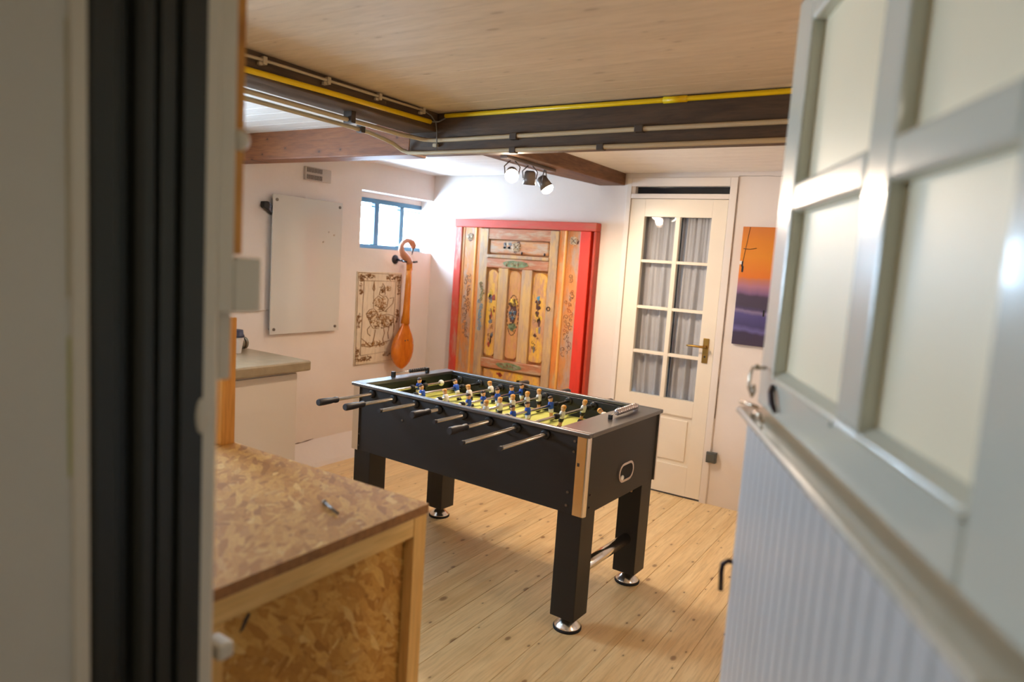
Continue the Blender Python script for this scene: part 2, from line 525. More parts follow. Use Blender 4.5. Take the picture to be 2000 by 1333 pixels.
def dune_print(name, h):
    m, nt, bs = newmat(name)
    tc = nd(nt, 'ShaderNodeTexCoord')
    sep = nd(nt, 'ShaderNodeSeparateXYZ', {0: tc.outputs['Object']})
    mp = nd(nt, 'ShaderNodeMapping', {'Vector': tc.outputs['Object'], 'Scale': (5, 0, 2)})
    n = nd(nt, 'ShaderNodeTexNoise', {'Vector': mp.outputs[0], 'Scale': 1.6, 'Detail': 3})
    a = nd(nt, 'ShaderNodeMath', {0: n.outputs[0], 1: 0.5}, operation='SUBTRACT')
    a2 = nd(nt, 'ShaderNodeMath', {0: a.outputs[0], 1: 0.055}, operation='MULTIPLY')
    z = nd(nt, 'ShaderNodeMath', {0: sep.outputs[2], 1: a2.outputs[0]}, operation='ADD')
    t = nd(nt, 'ShaderNodeMapRange', {0: z.outputs[0], 1: -h / 2, 2: h / 2, 3: 0.0, 4: 1.0})
    col = ramp(nt, t.outputs[0], [(0.0, C(66, 52, 70)), (0.10, C(62, 50, 76)), (0.13, C(104, 96, 150)), (0.17, C(70, 62, 108)), (0.26, C(82, 74, 128)), (0.29, C(132, 116, 148)), (0.31, C(74, 62, 98)), (0.335, C(70, 58, 76)), (0.42, C(72, 58, 80)), (0.445, C(128, 94, 130)), (0.50, C(176, 118, 136)), (0.55, C(196, 120, 92)), (0.575, C(226, 120, 22)), (0.75, C(228, 140, 18)), (0.88, C(222, 132, 22)), (1.0, C(206, 118, 40))])
    nt.links.new(col, bs.inputs['Base Color'])
    bs.inputs['Roughness'].default_value = 0.45
    return m


# ------------------------------------------------------------------ room shell
XL, YB, ZC = -3.739, 4.512, 2.19
YF0, YF1 = 0.449, 0.667          # doorway wall, hall face and room face
XR = 1.6


def struct(name, mb, mat, label, cat, bevel=0):
    return tag(mb.build(name, mat, bevel=bevel), label, cat, kind='structure')


# floor and its boards
fl = struct('floor', MB().box(XL - .1, XR, YF1 - .25, YB + .1, -.10, -.024), M['floor_gap'], 'pine board floor of the games room', 'floor')


def plank_mesh(name, lx, ly, lz, ch, mat, down=False):
    """Board with its long axis on y (floor) or x (ceiling), two chamfered edges on the seen face."""
    mb = MB()
    if not down:
        pr = [(-lx / 2, -lz), (lx / 2, -lz), (lx / 2, -ch), (lx / 2 - ch, 0), (-lx / 2 + ch, 0), (-lx / 2, -ch)]
        mb.prism(pr, -ly / 2, ly / 2, 'y')
    else:
        pr = [(-ly / 2, lz), (ly / 2, lz), (ly / 2, ch), (ly / 2 - ch, 0), (-ly / 2 + ch, 0), (-ly / 2, ch)]
        mb.prism(pr, -lx / 2, lx / 2, 'x')
    me = mb.build(name, mat, origin=(0, 0, 0))
    d = me.data
    bpy.data.objects.remove(me)
    return d


PW = 0.1335
plank = plank_mesh('plank', PW - 0.0015, YB - YF1, 0.022, 0.0010, M['floor'])
edge0 = -1.0 - 21 * PW
for i in range(40):
    x = edge0 + (i + .5) * PW
    if x - PW / 2 < XL - .01 or x + PW / 2 > XR:
        continue
    inst('plank', plank, fl, (x, (YB + YF1) / 2, 0), (0, 0, 0.002))

# ceiling and its boards
ce = struct('ceiling', MB().box(XL - .1, XR, YF1 - .3, YB + .1, ZC + .022, ZC + .10), M['ceil_white'], 'low boarded ceiling in three bays between the beams', 'ceiling')
BW = 0.102
cb = plank_mesh('ceiling_board', XR + 2.20, BW - 0.0012, 0.02, 0.0006, M['ceil_front'], True)
y = YF1 + .02
while y < 2.58:
    inst('ceiling_board', cb, ce, ((XR - 2.20) / 2, y + BW / 2, ZC)); y += BW
cbk = plank_mesh('ceiling_board', XR - XL, BW - 0.002, 0.02, 0.0015, M['ceil_white'], True)
y = 2.66
while y < YB - .02:
    inst('ceiling_board', cbk, ce, ((XR + XL) / 2, y + BW / 2, ZC - .004)); y += BW
cbl = plank_mesh('ceiling_board', -2.29 - XL, BW - 0.002, 0.02, 0.0015, M['ceil_white'], True)
y = YF1 + .02
while y < 2.56:
    inst('ceiling_board', cbl, ce, ((-2.29 + XL) / 2, y + BW / 2, ZC - .03)); y += BW

# left wall with two window openings
wl = MB()
x0, x1 = XL - .30, XL
W1 = (3.69, YB, 1.548, 1.978)     # small window: y0 y1 z0 z1
W2 = (1.09, 1.91, 1.30, 1.85)     # window added above the worktop, out of view, for daylight
wl.box(x0, x1, YF1 - .3, W2[0], -.1, 2.3).box(x0, x1, W2[0], W2[1], -.1, W2[2]).box(x0, x1, W2[0], W2[1], W2[3], 2.3)
wl.box(x0, x1, W2[1], W1[0], -.1, 2.3).box(x0, x1, W1[0], W1[1], -.1, W1[2]).box(x0, x1, W1[0], W1[1], W1[3], 2.3)
struct('wall_left', wl, M['wall'], 'white plastered wall carrying the small window and whiteboard', 'wall')
bbl = struct('baseboard_left', MB().prism([(XL - .02, -.02), (XL + .125, -.02), (XL + .10, .03), (XL + .03, .13), (XL, .17), (XL - .02, .17)], 2.2, YB - .02, 'y'), M['wall'], 'sloping white plaster plinth at the foot of the window wall', 'plinth')
CRACK = pbr('plinth_crack', C(110, 86, 66), .9)
MB().tube([(XL + .004, 3.14, .168), (XL + .006, 3.17, .170), (XL + .005, 3.20, .167), (XL + .006, 3.235, .171), (XL + .004, 3.27, .173), (XL + .005, 3.31, .176)], [.001, .003, .0012, .003, .003, .0008], 5).build('crack', CRACK, bbl)

# back wall with door opening and closed recess behind it
DX0, DX1, DZ = -2.0, -1.262, 2.152
wb = MB()
wb.box(XL - .3, DX0, YB, YB + .2, -.1, 2.3).box(DX1, XR, YB, YB + .2, -.1, 2.3).box(DX0, DX1, YB, YB + .2, DZ, 2.3)
wbk = struct('wall_back', wb, M['wall'], 'white plastered back wall with the glazed cream door', 'wall')
random.seed(21)
M['crack'] = pbr('plaster_crack', C(96, 78, 66), .9)
ck = MB().tube([(-1.2495 + random.uniform(-.0015, .003), YB - .0005, 2.16 - k * .075) for k in range(22)], [random.uniform(.0006, .0022) for k in range(22)], 5)
ck.build('crack', M['crack'], wbk)
MB().tube([(-1.25 + k * .06, YB - .0005, 2.160 + random.uniform(-.004, .004)) for k in range(9)], [random.uniform(.0004, .0018) for k in range(9)], 5).build('crack', M['crack'], wbk)
random.seed(7)
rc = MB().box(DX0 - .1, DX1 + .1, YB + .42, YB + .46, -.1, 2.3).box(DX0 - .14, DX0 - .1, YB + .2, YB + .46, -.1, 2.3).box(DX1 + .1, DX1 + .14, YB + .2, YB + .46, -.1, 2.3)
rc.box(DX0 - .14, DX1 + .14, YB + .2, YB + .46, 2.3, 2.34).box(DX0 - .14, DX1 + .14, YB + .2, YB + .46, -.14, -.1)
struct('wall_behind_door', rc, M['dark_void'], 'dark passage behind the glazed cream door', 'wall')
struct('wall_right', MB().box(XR, XR + .1, YF1 - .3, YB + .2, -.1, 2.3), M['wall'], 'white right-hand wall of the games room', 'wall')

# wall with the doorway, hall around the viewer
OX0, OX1 = -0.935, 0.115
wf = MB()
wf.box(XL - .3, -1.0, YF0, YF1, -.1, 2.3).box(OX1 + .06, XR, YF0, YF1, -.1, 2.3).box(OX0 - .02, OX1 + .06, YF0, YF1, 2.12, 2.3)
struct('wall_front', wf, M['wall'], 'white wall around the near doorway', 'wall')
hw = MB()
hw.box(-1.0, -.92, -2.3, .440, -.1, 2.3)
hwl = struct('wall_hall_left', hw, M['hall_white'], 'blurred off-white hall wall at the left edge', 'wall')
MB().box(-.924, -.9155, .420, .4405, -.1, 2.25).build('corner_bead', M['jamb_white'], hwl, bevel=.003)
MB().box(-.9206, -.9194, .4165, .4195, 1.22, 1.40).build('paint_streak', pbr('yellow_green_paint', C(176, 172, 84), .6), hwl)
MB().box(-.9205, -.9195, .4165, .4185, 1.45, 1.78).build('paint_streak', pbr('ochre_paint', C(178, 160, 110), .6), hwl)
hr = MB().box(.62, .7, -2.3, YF0, -.1, 2.3)
struct('wall_hall_right', hr, M['hall_white'], 'off-white hall wall right of the viewer', 'wall')
hb = MB().box(-1.0, .7, -2.4, -2.3, -.1, 2.3)
struct('wall_hall_back', hb, M['hall_white'], 'off-white end wall of the hall', 'wall')
struct('floor_hall', MB().box(-1.0, .7, -2.4, YF1, -.1, -.002), M['hall_floor'], 'stone floor of the hall', 'floor')
struct('ceiling_hall', MB().box(-1.0, .7, -2.4, YF0, 2.25, 2.35), M['hall_white'], 'off-white ceiling of the hall', 'ceiling')

hl = wthing('hall_fill_lamp', 'round white ceiling lamp added unseen in the hall as fill', 'lamp', (-.2, -1.1, 2.25))  # unseen fixture added to carry the hall fill light
MB().lathe([(.17, 2.25), (.17, 2.225), (.155, 2.20)], (-.2, -1.1, 0), 24).build('lamp_shade', M['frame_white'], hl)

# ------------------------------------------------------------------ left door jamb
fx = -0.92
prof = [(fx - .06, .441), (fx + .0, .441), (fx + .004, .447), (fx + .004, .474), (fx - .004, .479), (fx - .016, .482), (fx - .016, .499),
        (fx - .002, .503), (fx + .003, .510), (fx + .003, .524), (fx - .008, .527), (fx - .008, .531), (fx + .001, .534), (fx + .001, .553),
        (fx - .009, .556), (fx - .009, .562), (fx + .002, .566), (fx + .002, .600), (fx - .06, .600)]
struct('trim_1', MB().prism(prof, -.02, 2.14, 'z'), M['jamb_dark'], 'moulded black-green door frame post in the left foreground', 'door frame')
jw = wthing('trim_2', 'off-white door jamb edge between the black frame and the room', 'door jamb', (fx, .62, 0), kind='structure')
MB().prism([(fx - .10, .600), (fx + .0015, .600), (fx + .0015, .619), (fx - .003, .626), (fx - .035, .640), (fx - .10, .667)], -.02, 2.14, 'z').build('jamb_board', M['jamb_white'], jw)
MB().box(fx - .09, fx - .001, .650, .700, 1.424, 1.508).build('lock_keeper', M['jamb_white'], jw, bevel=.004)
MB().box(fx - .055, fx - .0005, .622, .650, 1.424, 2.14).build('stop_batten', M['jamb_white'], jw, bevel=.003)
MB().box(fx - .09, fx - .030, .645, .668, 1.315, 1.424).build('keeper_plate', M['jamb_white'], jw, bevel=.003)
MB().ball((fx - .012, .664, 1.684), (.014, .014, .016)).build('knob', M['jamb_white'], jw)
MB().ball((fx + .0, .598, 1.272), (.008, .010, .028)).build('paint_lump', M['jamb_white'], jw)
MB().box(fx - .05, fx - .004, .640, .668, .856, .884).build('lower_catch', M['jamb_white'], jw, bevel=.006)
st = MB().box(-1.045, -.974, .668, .702, 1.512, 2.19)
tag(st.build('wall_stud', M['pine_stud'], bevel=.002), 'narrow raw orange pine stud fixed to the jamb above the lock keeper', 'stud')
struct('trim_3', MB().box(OX1 - .01, OX1 + .07, YF0 - .01, YF1 + .01, -.02, 2.14), M['jamb_white'], 'off-white hinge post at the right of the doorway', 'door frame')
struct('trim_4', MB().box(OX0 - .02, OX1 + .06, YF0 - .01, YF1 + .005, 2.06, 2.13), M['jamb_white'], 'off-white head of the near doorway', 'door frame')

# ------------------------------------------------------------------ open half door on the right (two leaves)
AD = math.radians(24.3)
PX, PY = -0.2961, 1.4210


def leaf(name, label):
    o = thing(name, label, 'door', (PX, PY, 0), AD - PI / 2, kind='structure')
    return o


UL = leaf('door_2', 'upper leaf of the open half door, off-white with four old glass panes')
TH = .042
cols = [(.035, .414), (.505, .786)]
rows = [(1.343, 1.656), (1.712, 2.004)]
for nm, s0, s1 in (('stile', -.077, .035), ('stile', .786, .905)):
    MB().box(s0, s1, 0, TH, 1.268, 2.075).build(nm, M['leaf_paint'], UL, bevel=.006)
MB().box(.035, .786, 0, TH, 1.268, 1.343).build('bottom_rail', M['leaf_paint'], UL, bevel=.006)
MB().box(.035, .786, 0, TH, 2.004, 2.075).build('top_rail', M['leaf_paint'], UL, bevel=.006)
MB().box(.414, .505, .002, TH, 1.343, 2.004).build('mullion', M['leaf_paint'], UL, bevel=.006)
for s0, s1 in cols:
    MB().box(s0, s1, .001, TH, 1.656, 1.712).build('glazing_bar', M['leaf_paint'], UL, bevel=.008)
    MB().prism([(-.003, 1.330), (-.003, 1.337), (.0235, 1.353), (.0235, 1.330)], s0, s1, 'x').build('glazing_sill', M['leaf_paint'], UL)
    for z0, z1 in rows:
        MB().box(s0 - .004, s1 + .004, .024, .028, z0 - .004, z1 + .004).build('pane', M['reflection_glass'], UL)
# hook and staple at the meeting edge
hp = MB()
hp.tube([(-.004, -.004, 1.352), (-.006, -.030, 1.350), (-.004, -.034, 1.335), (-.002, -.034, 1.310), (.004, -.030, 1.300)], .0035, 8)
hp.tube([(.004, -.030, 1.300), (.022, -.032, 1.298), (.03, -.030, 1.308), (.022, -.03, 1.318), (.010, -.03, 1.312)], .0035, 8)
hp.build('hasp_link', M['latch'], UL)
MB().tube([(.060, -.003, 1.326), (.075, -.009, 1.316), (.098, -.010, 1.298), (.112, -.006, 1.286)], [.005, .006, .006, .004], 8).build('hook', M['iron'], UL)
MB().ball((-.006, -.022, 1.352), .006).build('rivet', M['latch'], UL)

LL = leaf('door_3', 'lower leaf of the open half door, grooved grey-white boards below a ledge')
b0, b1, nb = -.045, .905, 21
bw = (b1 - b0) / nb
bprof = [(-bw / 2, .012), (-bw / 2, .0028), (-bw / 2 + .005, 0), (bw / 2 - .005, 0), (bw / 2, .0028), (bw / 2, .012)]
tmp = MB().prism(bprof, .03, 1.240, 'z').build('board', M['leaf_paint_low'], origin=(0, 0, 0))
bme = tmp.data
bpy.data.objects.remove(tmp)
for i in range(nb):
    inst('board', bme, LL, (b0 + (i + .5) * bw, -.022, 0))
MB().box(b0, b1, -.0105, .028, .02, 1.239).build('core', M['leaf_paint_low'], LL)
MB().prism([(-.030, 1.238), (-.0335, 1.2395), (-.036, 1.2425), (-.0368, 1.246), (-.036, 1.2495), (-.0335, 1.2525), (-.030, 1.254), (.040, 1.257), (.040, 1.238)], -.098, .905, 'x').build('ledge', M['ledge_paint'], LL)
MB().box(b0, b1, -.030, -.0215, .03, .17).build('bottom_rail', M['leaf_paint_low'], LL, bevel=.004)
MB().tube([(-.040, .004, .925), (-.045, -.030, .927), (-.047, -.040, .918), (-.048, -.041, .900), (-.050, -.038, .858)], .0052, 10).build('hook_handle', M['iron'], LL)
tn = MB().tube([(-.100, -.020, 1.262), (-.092, -.030, 1.264), (-.06, -.020, 1.266), (-.02, -.010, 1.268)], .004, 8)
tn.tube([(.03, -.028, 1.256), (.05, -.03, 1.270), (.075, -.025, 1.272), (.085, -.02, 1.258)], .004, 8)
tn.build('staple', M['latch'], LL)

# ------------------------------------------------------------------ beams, pipes, cables
tag(MB().box(-2.30, XR, 2.570, 2.712, 2.018, ZC + .01).build('ceiling_beam', M['beam_dark'], bevel=.006), 'long dark-stained ceiling beam crossing above the football table', 'beam', 'ceiling beams')
tag(MB().box(-2.305, -2.128, YF1, 2.570, 2.106, ZC + .01).build('ceiling_beam', M['beam_dark_y'], bevel=.005), 'dark beam running from the doorway to the long cross beam, with yellow pipe', 'beam', 'ceiling beams')
tag(MB().box(XL, -2.30, 2.572, 2.700, 2.008, ZC - .006).build('ceiling_beam', M['beam_red'], bevel=.006), 'reddish brown knotty beam above the whiteboard wall', 'beam', 'ceiling beams')
b3 = MB()
b3.rings([[(-2.30, 2.71, 2.100), (-2.10, 2.71, 2.100), (-2.06, 2.71, 2.19), (-2.30, 2.71, 2.19)],
          [(-2.30, 3.9, 2.102), (-2.06, 3.9, 2.102), (-2.03, 3.9, 2.19), (-2.30, 3.9, 2.19)],
          [(-2.225, YB, 2.104), (-2.027, YB, 2.104), (-2.027, YB, 2.19), (-2.24, YB, 2.19)]], s=False)
tag(b3.build('ceiling_beam', M['beam_brown'], bevel=.006), 'short rough brown beam carrying the spotlights to the back wall', 'beam', 'ceiling beams')

tag(MB().tube([(-2.117, YF1, 2.105), (-2.117, 1.52, 2.117), (-2.117, 1.93, 2.128), (-2.117, 2.50, 2.139)], .0105, 12).build('gas_pipe', M['yellow']), 'yellow gas pipe along the beam from the doorway', 'pipe', 'yellow gas pipes')
yp = wthing('gas_pipe', 'yellow gas pipe along the top of the long dark beam', 'pipe', (-.3, 2.556, 2.175), 'yellow gas pipes')
MB().tube([(-2.075, 2.556, 2.174), (-1.2, 2.556, 2.174), (XR - .02, 2.556, 2.176)], .0098, 12).build('pipe_run', M['yellow'], yp)
MB().cyl((-1.02, 2.556, 2.174), (-.93, 2.556, 2.174), .0125).build('pipe_sleeve', M['yellow'], yp)
cbx = wthing('cream_cable', 'thin cream cable with four saddles at the top of the doorway beam', 'cable', (-2.12, 1.6, 2.17))
MB().tube([(-2.116, YF1, 2.158), (-2.116, 1.3, 2.160), (-2.116, 1.52, 2.163), (-2.116, 1.60, 2.166), (-2.116, 1.75, 2.168), (-2.116, 1.90, 2.170), (-2.116, 2.15, 2.174), (-2.116, 2.45, 2.178)], .0055, 10).build('cable_run', M['conduit'], cbx)
for yy, zz in ((1.596, 2.166), (1.886, 2.170), (2.165, 2.175), (2.445, 2.178)):
    s_ = MB().box(-2.127, -2.106, yy - .008, yy + .008, zz - .015, zz + .012)
    s_.box(-2.127, -2.112, yy - .022, yy - .006, zz - .020, zz - .008)
    s_.build('saddle', M['conduit'], cbx, bevel=.002)
tag(MB().tube([(-2.116, 2.45, 2.178), (-2.112, 2.50, 2.165), (-2.108, 2.53, 2.14), (-2.104, 2.535, 2.10), (-2.104, 2.540, 2.04), (-2.106, 2.542, 2.02)], .0028, 8).tube([(-2.117, 2.50, 2.139), (-2.10, 2.54, 2.146), (-2.075, 2.556, 2.165)], .0035, 8).build('grey_wire', M['cable']), 'thin grey wire in the corner where the dark beams meet', 'wire')
c1 = wthing('electrical_conduit', 'upper cream conduit bending from the left onto the long dark beam', 'conduit', (-1.2, 2.553, 2.07), 'cream electrical conduits')
MB().tube([(-2.220, YF1, 2.072), (-2.220, 2.10, 2.072), (-2.220, 2.25, 2.072), (-2.218, 2.40, 2.070), (-2.212, 2.49, 2.073), (-2.185, 2.54, 2.068), (-2.13, 2.556, 2.066), (-2.0, 2.558, 2.066), (-1.1, 2.558, 2.072), (XR - .02, 2.558, 2.076)], .0095, 10).build('conduit_run', M['conduit'], c1)
for xx, zz in ((-1.69, 2.067), (-1.11, 2.073)):
    MB().box(xx - .018, xx + .018, 2.545, 2.572, zz - .014, zz + .014).build('clip', M['bracket'], c1, bevel=.003)
MB().box(-2.245, -2.195, 2.09, 2.115, 2.058, 2.107).build('clip', M['bracket'], c1, bevel=.003)
c2 = wthing('electrical_conduit', 'lower cream conduit dropping to the bottom edge of the long dark beam', 'conduit', (-1.2, 2.553, 2.01), 'cream electrical conduits')
MB().tube([(-2.325, YF1, 2.070), (-2.325, 2.20, 2.070), (-2.328, 2.32, 2.068), (-2.330, 2.42, 2.058), (-2.338, 2.50, 2.048), (-2.325, 2.545, 2.026), (-2.29, 2.556, 2.014), (-2.2, 2.558, 2.010), (-1.6, 2.556, 2.008), (XR - .02, 2.556, 2.014)], .0095, 10).build('conduit_run', M['conduit'], c2)
for xx in (-1.69, -1.27):
    MB().box(xx - .016, xx + .016, 2.545, 2.575, 1.995, 2.022).build('clip', M['bracket'], c2, bevel=.003)
MB().box(-2.342, -2.308, 2.26, 2.285, 2.056, 2.090).build('clip', M['bracket'], c2, bevel=.003)
tag(MB().box(-2.140, -2.118, 2.550, 2.571, 2.036, 2.052).build('cable_clip', M['conduit'], bevel=.003), 'small cream cable clip below the corner of the dark beams', 'clip')

# ------------------------------------------------------------------ spotlights under the short beam
sp = wthing('ceiling_spotlight', 'three-headed spotlight lit warm white under the short brown beam', 'lamp', (-2.16, 3.45, 2.10))
MB().box(-2.185, -2.135, 3.18, 3.72, 2.084, 2.102).build('mounting_bar', M['lamp_grey'], sp, bevel=.004)
heads = [((-2.16, 3.27, 2.012), (0.52, -0.75, -0.40)), ((-2.16, 3.46, 2.012), (-0.10, 0.12, -0.98)), ((-2.16, 3.63, 2.006), (0.55, 0.15, -0.80))]
for k_, (hc, hd) in enumerate(heads):
    hc = Vector(hc); hd = Vector(hd).normalized()
    a, b = hc - hd * .045, hc + hd * .035
    h = MB().tube([a, a + hd * .01, hc, b], [.022, .032, .035, .040], 16).build('head', M['lamp_grey'], sp)
    side = hd.cross(Vector((0, 0, 1))).normalized()
    br = MB()
    for sg in (-1, 1):
        br.tube([hc + side * .038 * sg, hc + side * .044 * sg + Vector((0, 0, .04)), Vector((hc.x, hc.y, 2.085)) + side * .012 * sg], .0035, 8)
    br.build('yoke', M['lamp_grey'], h)
    bo = b - hd * (.030 if k_ == 1 else 0)
    MB().tube([bo - hd * .004, bo + hd * .012, bo + hd * .024, bo + hd * .030], [.033 if k_ == 1 else .038, .033 if k_ == 1 else .036, .024, .006], 16).build('bulb', M['bulb'], h)
    d = bpy.data.lights.new('spot_beam', 'SPOT')
    d.energy = LAMP_W; d.color = LAMP_COL
    d.spot_size = math.radians(168); d.spot_blend = 0.55; d.shadow_soft_size = 0.028
    lo = bpy.data.objects.new('spot_beam', d)
    COL.objects.link(lo)
    lo.location = b + hd * .060
    lo.rotation_euler = hd.to_track_quat('-Z', 'Y').to_euler()

# unseen pendant added in the front bay to brighten the workbench side
pn = wthing('pendant_fill_lamp', 'small enamel pendant lamp added out of view to light the front bay', 'lamp', (.95, 2.0, 1.86))
MB().tube([(.95, 2.0, 2.19), (.95, 2.0, 2.02)], .004, 8).build('cord', M['cable'], pn)
MB().lathe([(.018, 2.03), (.022, 2.00), (.075, 1.955), (.11, 1.90), (.108, 1.90), (.073, 1.952), (.02, 1.995)], (.95, 2.0, 0), 24, caps=False).build('lamp_shade', M['frame_white'], pn)
MB().ball((.95, 2.0, 1.93), .03).build('bulb', M['bulb'], pn)
pd = bpy.data.lights.new('pendant_fill_light', 'POINT')  # added fill light under the unseen pendant
pd.energy = PENDANT_FILL_W; pd.color = LAMP_COL; pd.shadow_soft_size = .05
po = bpy.data.objects.new('pendant_fill_light', pd)
COL.objects.link(po)
po.location = (.95, 2.0, 1.87)

# ------------------------------------------------------------------ small window in the left wall
WX = -3.86
wn = wthing('window_1', 'small dark teal three-pane window beside the corner', 'window', (WX, 4.1, 1.55), kind='structure')
MB().box(WX - .05, WX, 3.69, YB - .006, 1.902, 1.938).build('head_rail', M['teal'], wn, bevel=.003)
MB().box(WX - .05, WX, 3.69, YB - .006, 1.556, 1.588).build('sill_rail', M['teal'], wn, bevel=.003)
MB().box(WX - .05, WX - .006, 3.69, YB - .006, 1.938, 1.978).build('head_lining', M['wall'], wn)
MB().box(WX - .05, WX - .006, 3.69, YB - .006, 1.545, 1.557).build('sill_lining', M['wall'], wn)
for y0, y1 in ((3.692, 3.73), (3.958, 4.010), (4.248, 4.297)):
    MB().box(WX - .045, WX - .004, y0, y1, 1.588, 1.902).build('mullion', M['teal'], wn, bevel=.003)
for y0, y1 in ((3.73, 3.958), (4.010, 4.248), (4.297, 4.505)):
    MB().box(WX - .03, WX - .012, y0, y1, 1.874, 1.884).build('sash_line', M['teal'], wn)
    MB().box(WX - .026, WX - .022, y0, y1, 1.588, 1.902).build('pane', M['sky_glass'], wn)
w2 = wthing('window_2', 'unseen window added over the worktop for cool daylight', 'window', (WX, 1.5, 1.30), kind='structure')  # unseen, added to bring cool daylight into the front bay
f2 = MB().box(WX - .05, WX, 1.09, 1.91, 1.30, 1.34).box(WX - .05, WX, 1.09, 1.91, 1.81, 1.85)
for yy in (1.09, 1.48, 1.87):
    f2.box(WX - .05, WX, yy, yy + .04, 1.34, 1.81)
f2.build('window_frame', M['teal'], w2)
for y0, y1 in ((1.13, 1.48), (1.52, 1.87)):
    MB().box(WX - .028, WX - .024, y0, y1, 1.34, 1.81).build('pane', M['sky_glass'], w2)

# ------------------------------------------------------------------ glazed cream door in the back wall
FY = YB - .012
tr = wthing('trim_5', 'cream frame around the glazed back door', 'door frame', ((DX0 + DX1) / 2, FY, 0), kind='structure')
MB().box(DX0 - .01, -1.973, FY, YB + .10, -.02, 2.155).build('frame_post', M['frame_white'], tr, bevel=.003)
MB().box(-1.296, DX1 + .012, FY, YB + .10, -.02, 2.155).build('frame_post', M['frame_white'], tr, bevel=.003)
MB().box(-1.973, -1.296, FY, YB + .10, 2.016, 2.048).build('transom_bar', M['frame_white'], tr, bevel=.003)
MB().box(-1.973, -1.296, FY, YB + .10, 2.098, 2.155).build('head_rail', M['frame_white'], tr, bevel=.003)
MB().box(-1.973, -1.948, FY + .012, YB + .08, 2.048, 2.098).build('transom_stop', M['frame_white'], tr)
MB().box(-1.948, -1.296, YB + .045, YB + .05, 2.046, 2.10).build('transom_pane', M['transom'], tr)

dr = wthing('door_1', 'cream back door with eight glass panes over a lower panel', 'door', (-1.635, YB, 0), kind='structure')
L0, L1, T0, T1 = -1.970, -1.299, YB - .004, YB + .036
gx = [(-1.863, -1.640), (-1.609, -1.398)]
gz = [(.668, .954), (.976, 1.264), (1.285, 1.582), (1.602, 1.895)]
MB().box(L0, gx[0][0], T0, T1, .012, 2.013).build('stile', M['door_white'], dr, bevel=.002)
MB().box(gx[1][1], L1, T0, T1, .012, 2.013).build('stile', M['door_white'], dr, bevel=.002)
MB().box(gx[0][0], gx[1][1], T0, T1, 1.895, 2.013).build('top_rail', M['door_white'], dr)
MB().box(gx[0][0], gx[1][1], T0, T1, .560, .668).build('lock_rail', M['door_white'], dr)
MB().box(gx[0][0], gx[1][1], T0, T1, .012, .215).build('bottom_rail', M['door_white'], dr)
MB().box(gx[0][0] - .002, gx[1][1] + .002, T0 + .012, T1 - .008, .213, .562).build('lower_panel', M['door_white'], dr)
MB().box(gx[0][0] + .03, gx[1][1] - .03, T0 + .005, T0 + .013, .245, .53).build('raised_field', M['door_white'], dr, bevel=.004)
MB().box(gx[0][1], gx[1][0], T0 + .002, T1, .668, 1.895).build('mullion', M['door_white'], dr, bevel=.002)
for a_, b_ in gx:
    for k in range(3):
        MB().box(a_, b_, T0 + .003, T1, gz[k][1], gz[k + 1][0]).build('glazing_bar', M['door_white'], dr, bevel=.002)
    for z0, z1 in gz:
        MB().box(a_ - .003, b_ + .003, T0 + .020, T0 + .024, z0 - .003, z1 + .003).build('pane', M['pane'], dr)
lk = MB().box(-1.372, -1.334, T0 - .006, T0, .942, 1.108).build('lock_plate', M['brass'], dr, bevel=.002)
lv = MB().cyl((-1.353, T0, 1.052), (-1.353, T0 - .048, 1.052), .009)
lv.tube([(-1.353, T0 - .046, 1.052), (-1.38, T0 - .05, 1.052), (-1.43, T0 - .05, 1.053), (-1.468, T0 - .046, 1.051)], [.009, .0085, .007, .006], 10)
lv.build('lever', M['brass'], lk)
MB().cyl((-1.353, T0 - .0065, .985), (-1.353, T0 - .0075, .985), .006).build('keyhole', M['blk_plastic'], lk)

# curtains behind the glass
random.seed(3)
for k, (a_, b_, lab) in enumerate(((-1.90, -1.640, 'grey gathered curtain behind the left column of door panes'), (-1.612, -1.36, 'grey gathered curtain behind the right column of door panes'))):
    n = 90
    ph = [random.uniform(0, 6.28) for _ in range(5)]
    rings_ = []
    for zi in range(14):
        z = 1.93 - zi * (1.93 - .60) / 13
        t = zi / 13
        row = []
        for i in range(n + 1):
            u = i / n
            wob = .013 * math.sin(u * 21 + ph[0] + .9 * t) + .007 * math.sin(u * 37 + ph[1] - 1.3 * t) + .004 * math.sin(u * 78 + ph[2]) * max(0, 1 - 2.2 * t)
            x = a_ + (b_ - a_) * (u + (.03 * math.sin(t * 3 + ph[3])) * math.sin(u * PI) + (.055 * t if k == 0 else 0) * (1 - u))
            row.append((x, YB + .068 + wob * (.6 + .5 * t), z))
        rings_.append(row)
    mb = MB().rings(rings_, s=True, caps=False, close=False)
    o = mb.build('curtain', M['curtain'])
    sm = o.modifiers.new('thickness', 'SOLIDIFY'); sm.thickness = .002
    tag(o, lab, 'curtain', 'door curtains')

tag(MB().box(-1.272, -1.206, YB - .032, YB, .290, .360).box(-1.262, -1.216, YB - .036, YB - .031, .300, .350).build('wall_socket', M['socket'], bevel=.004), 'slate grey square socket low on the back wall', 'socket')

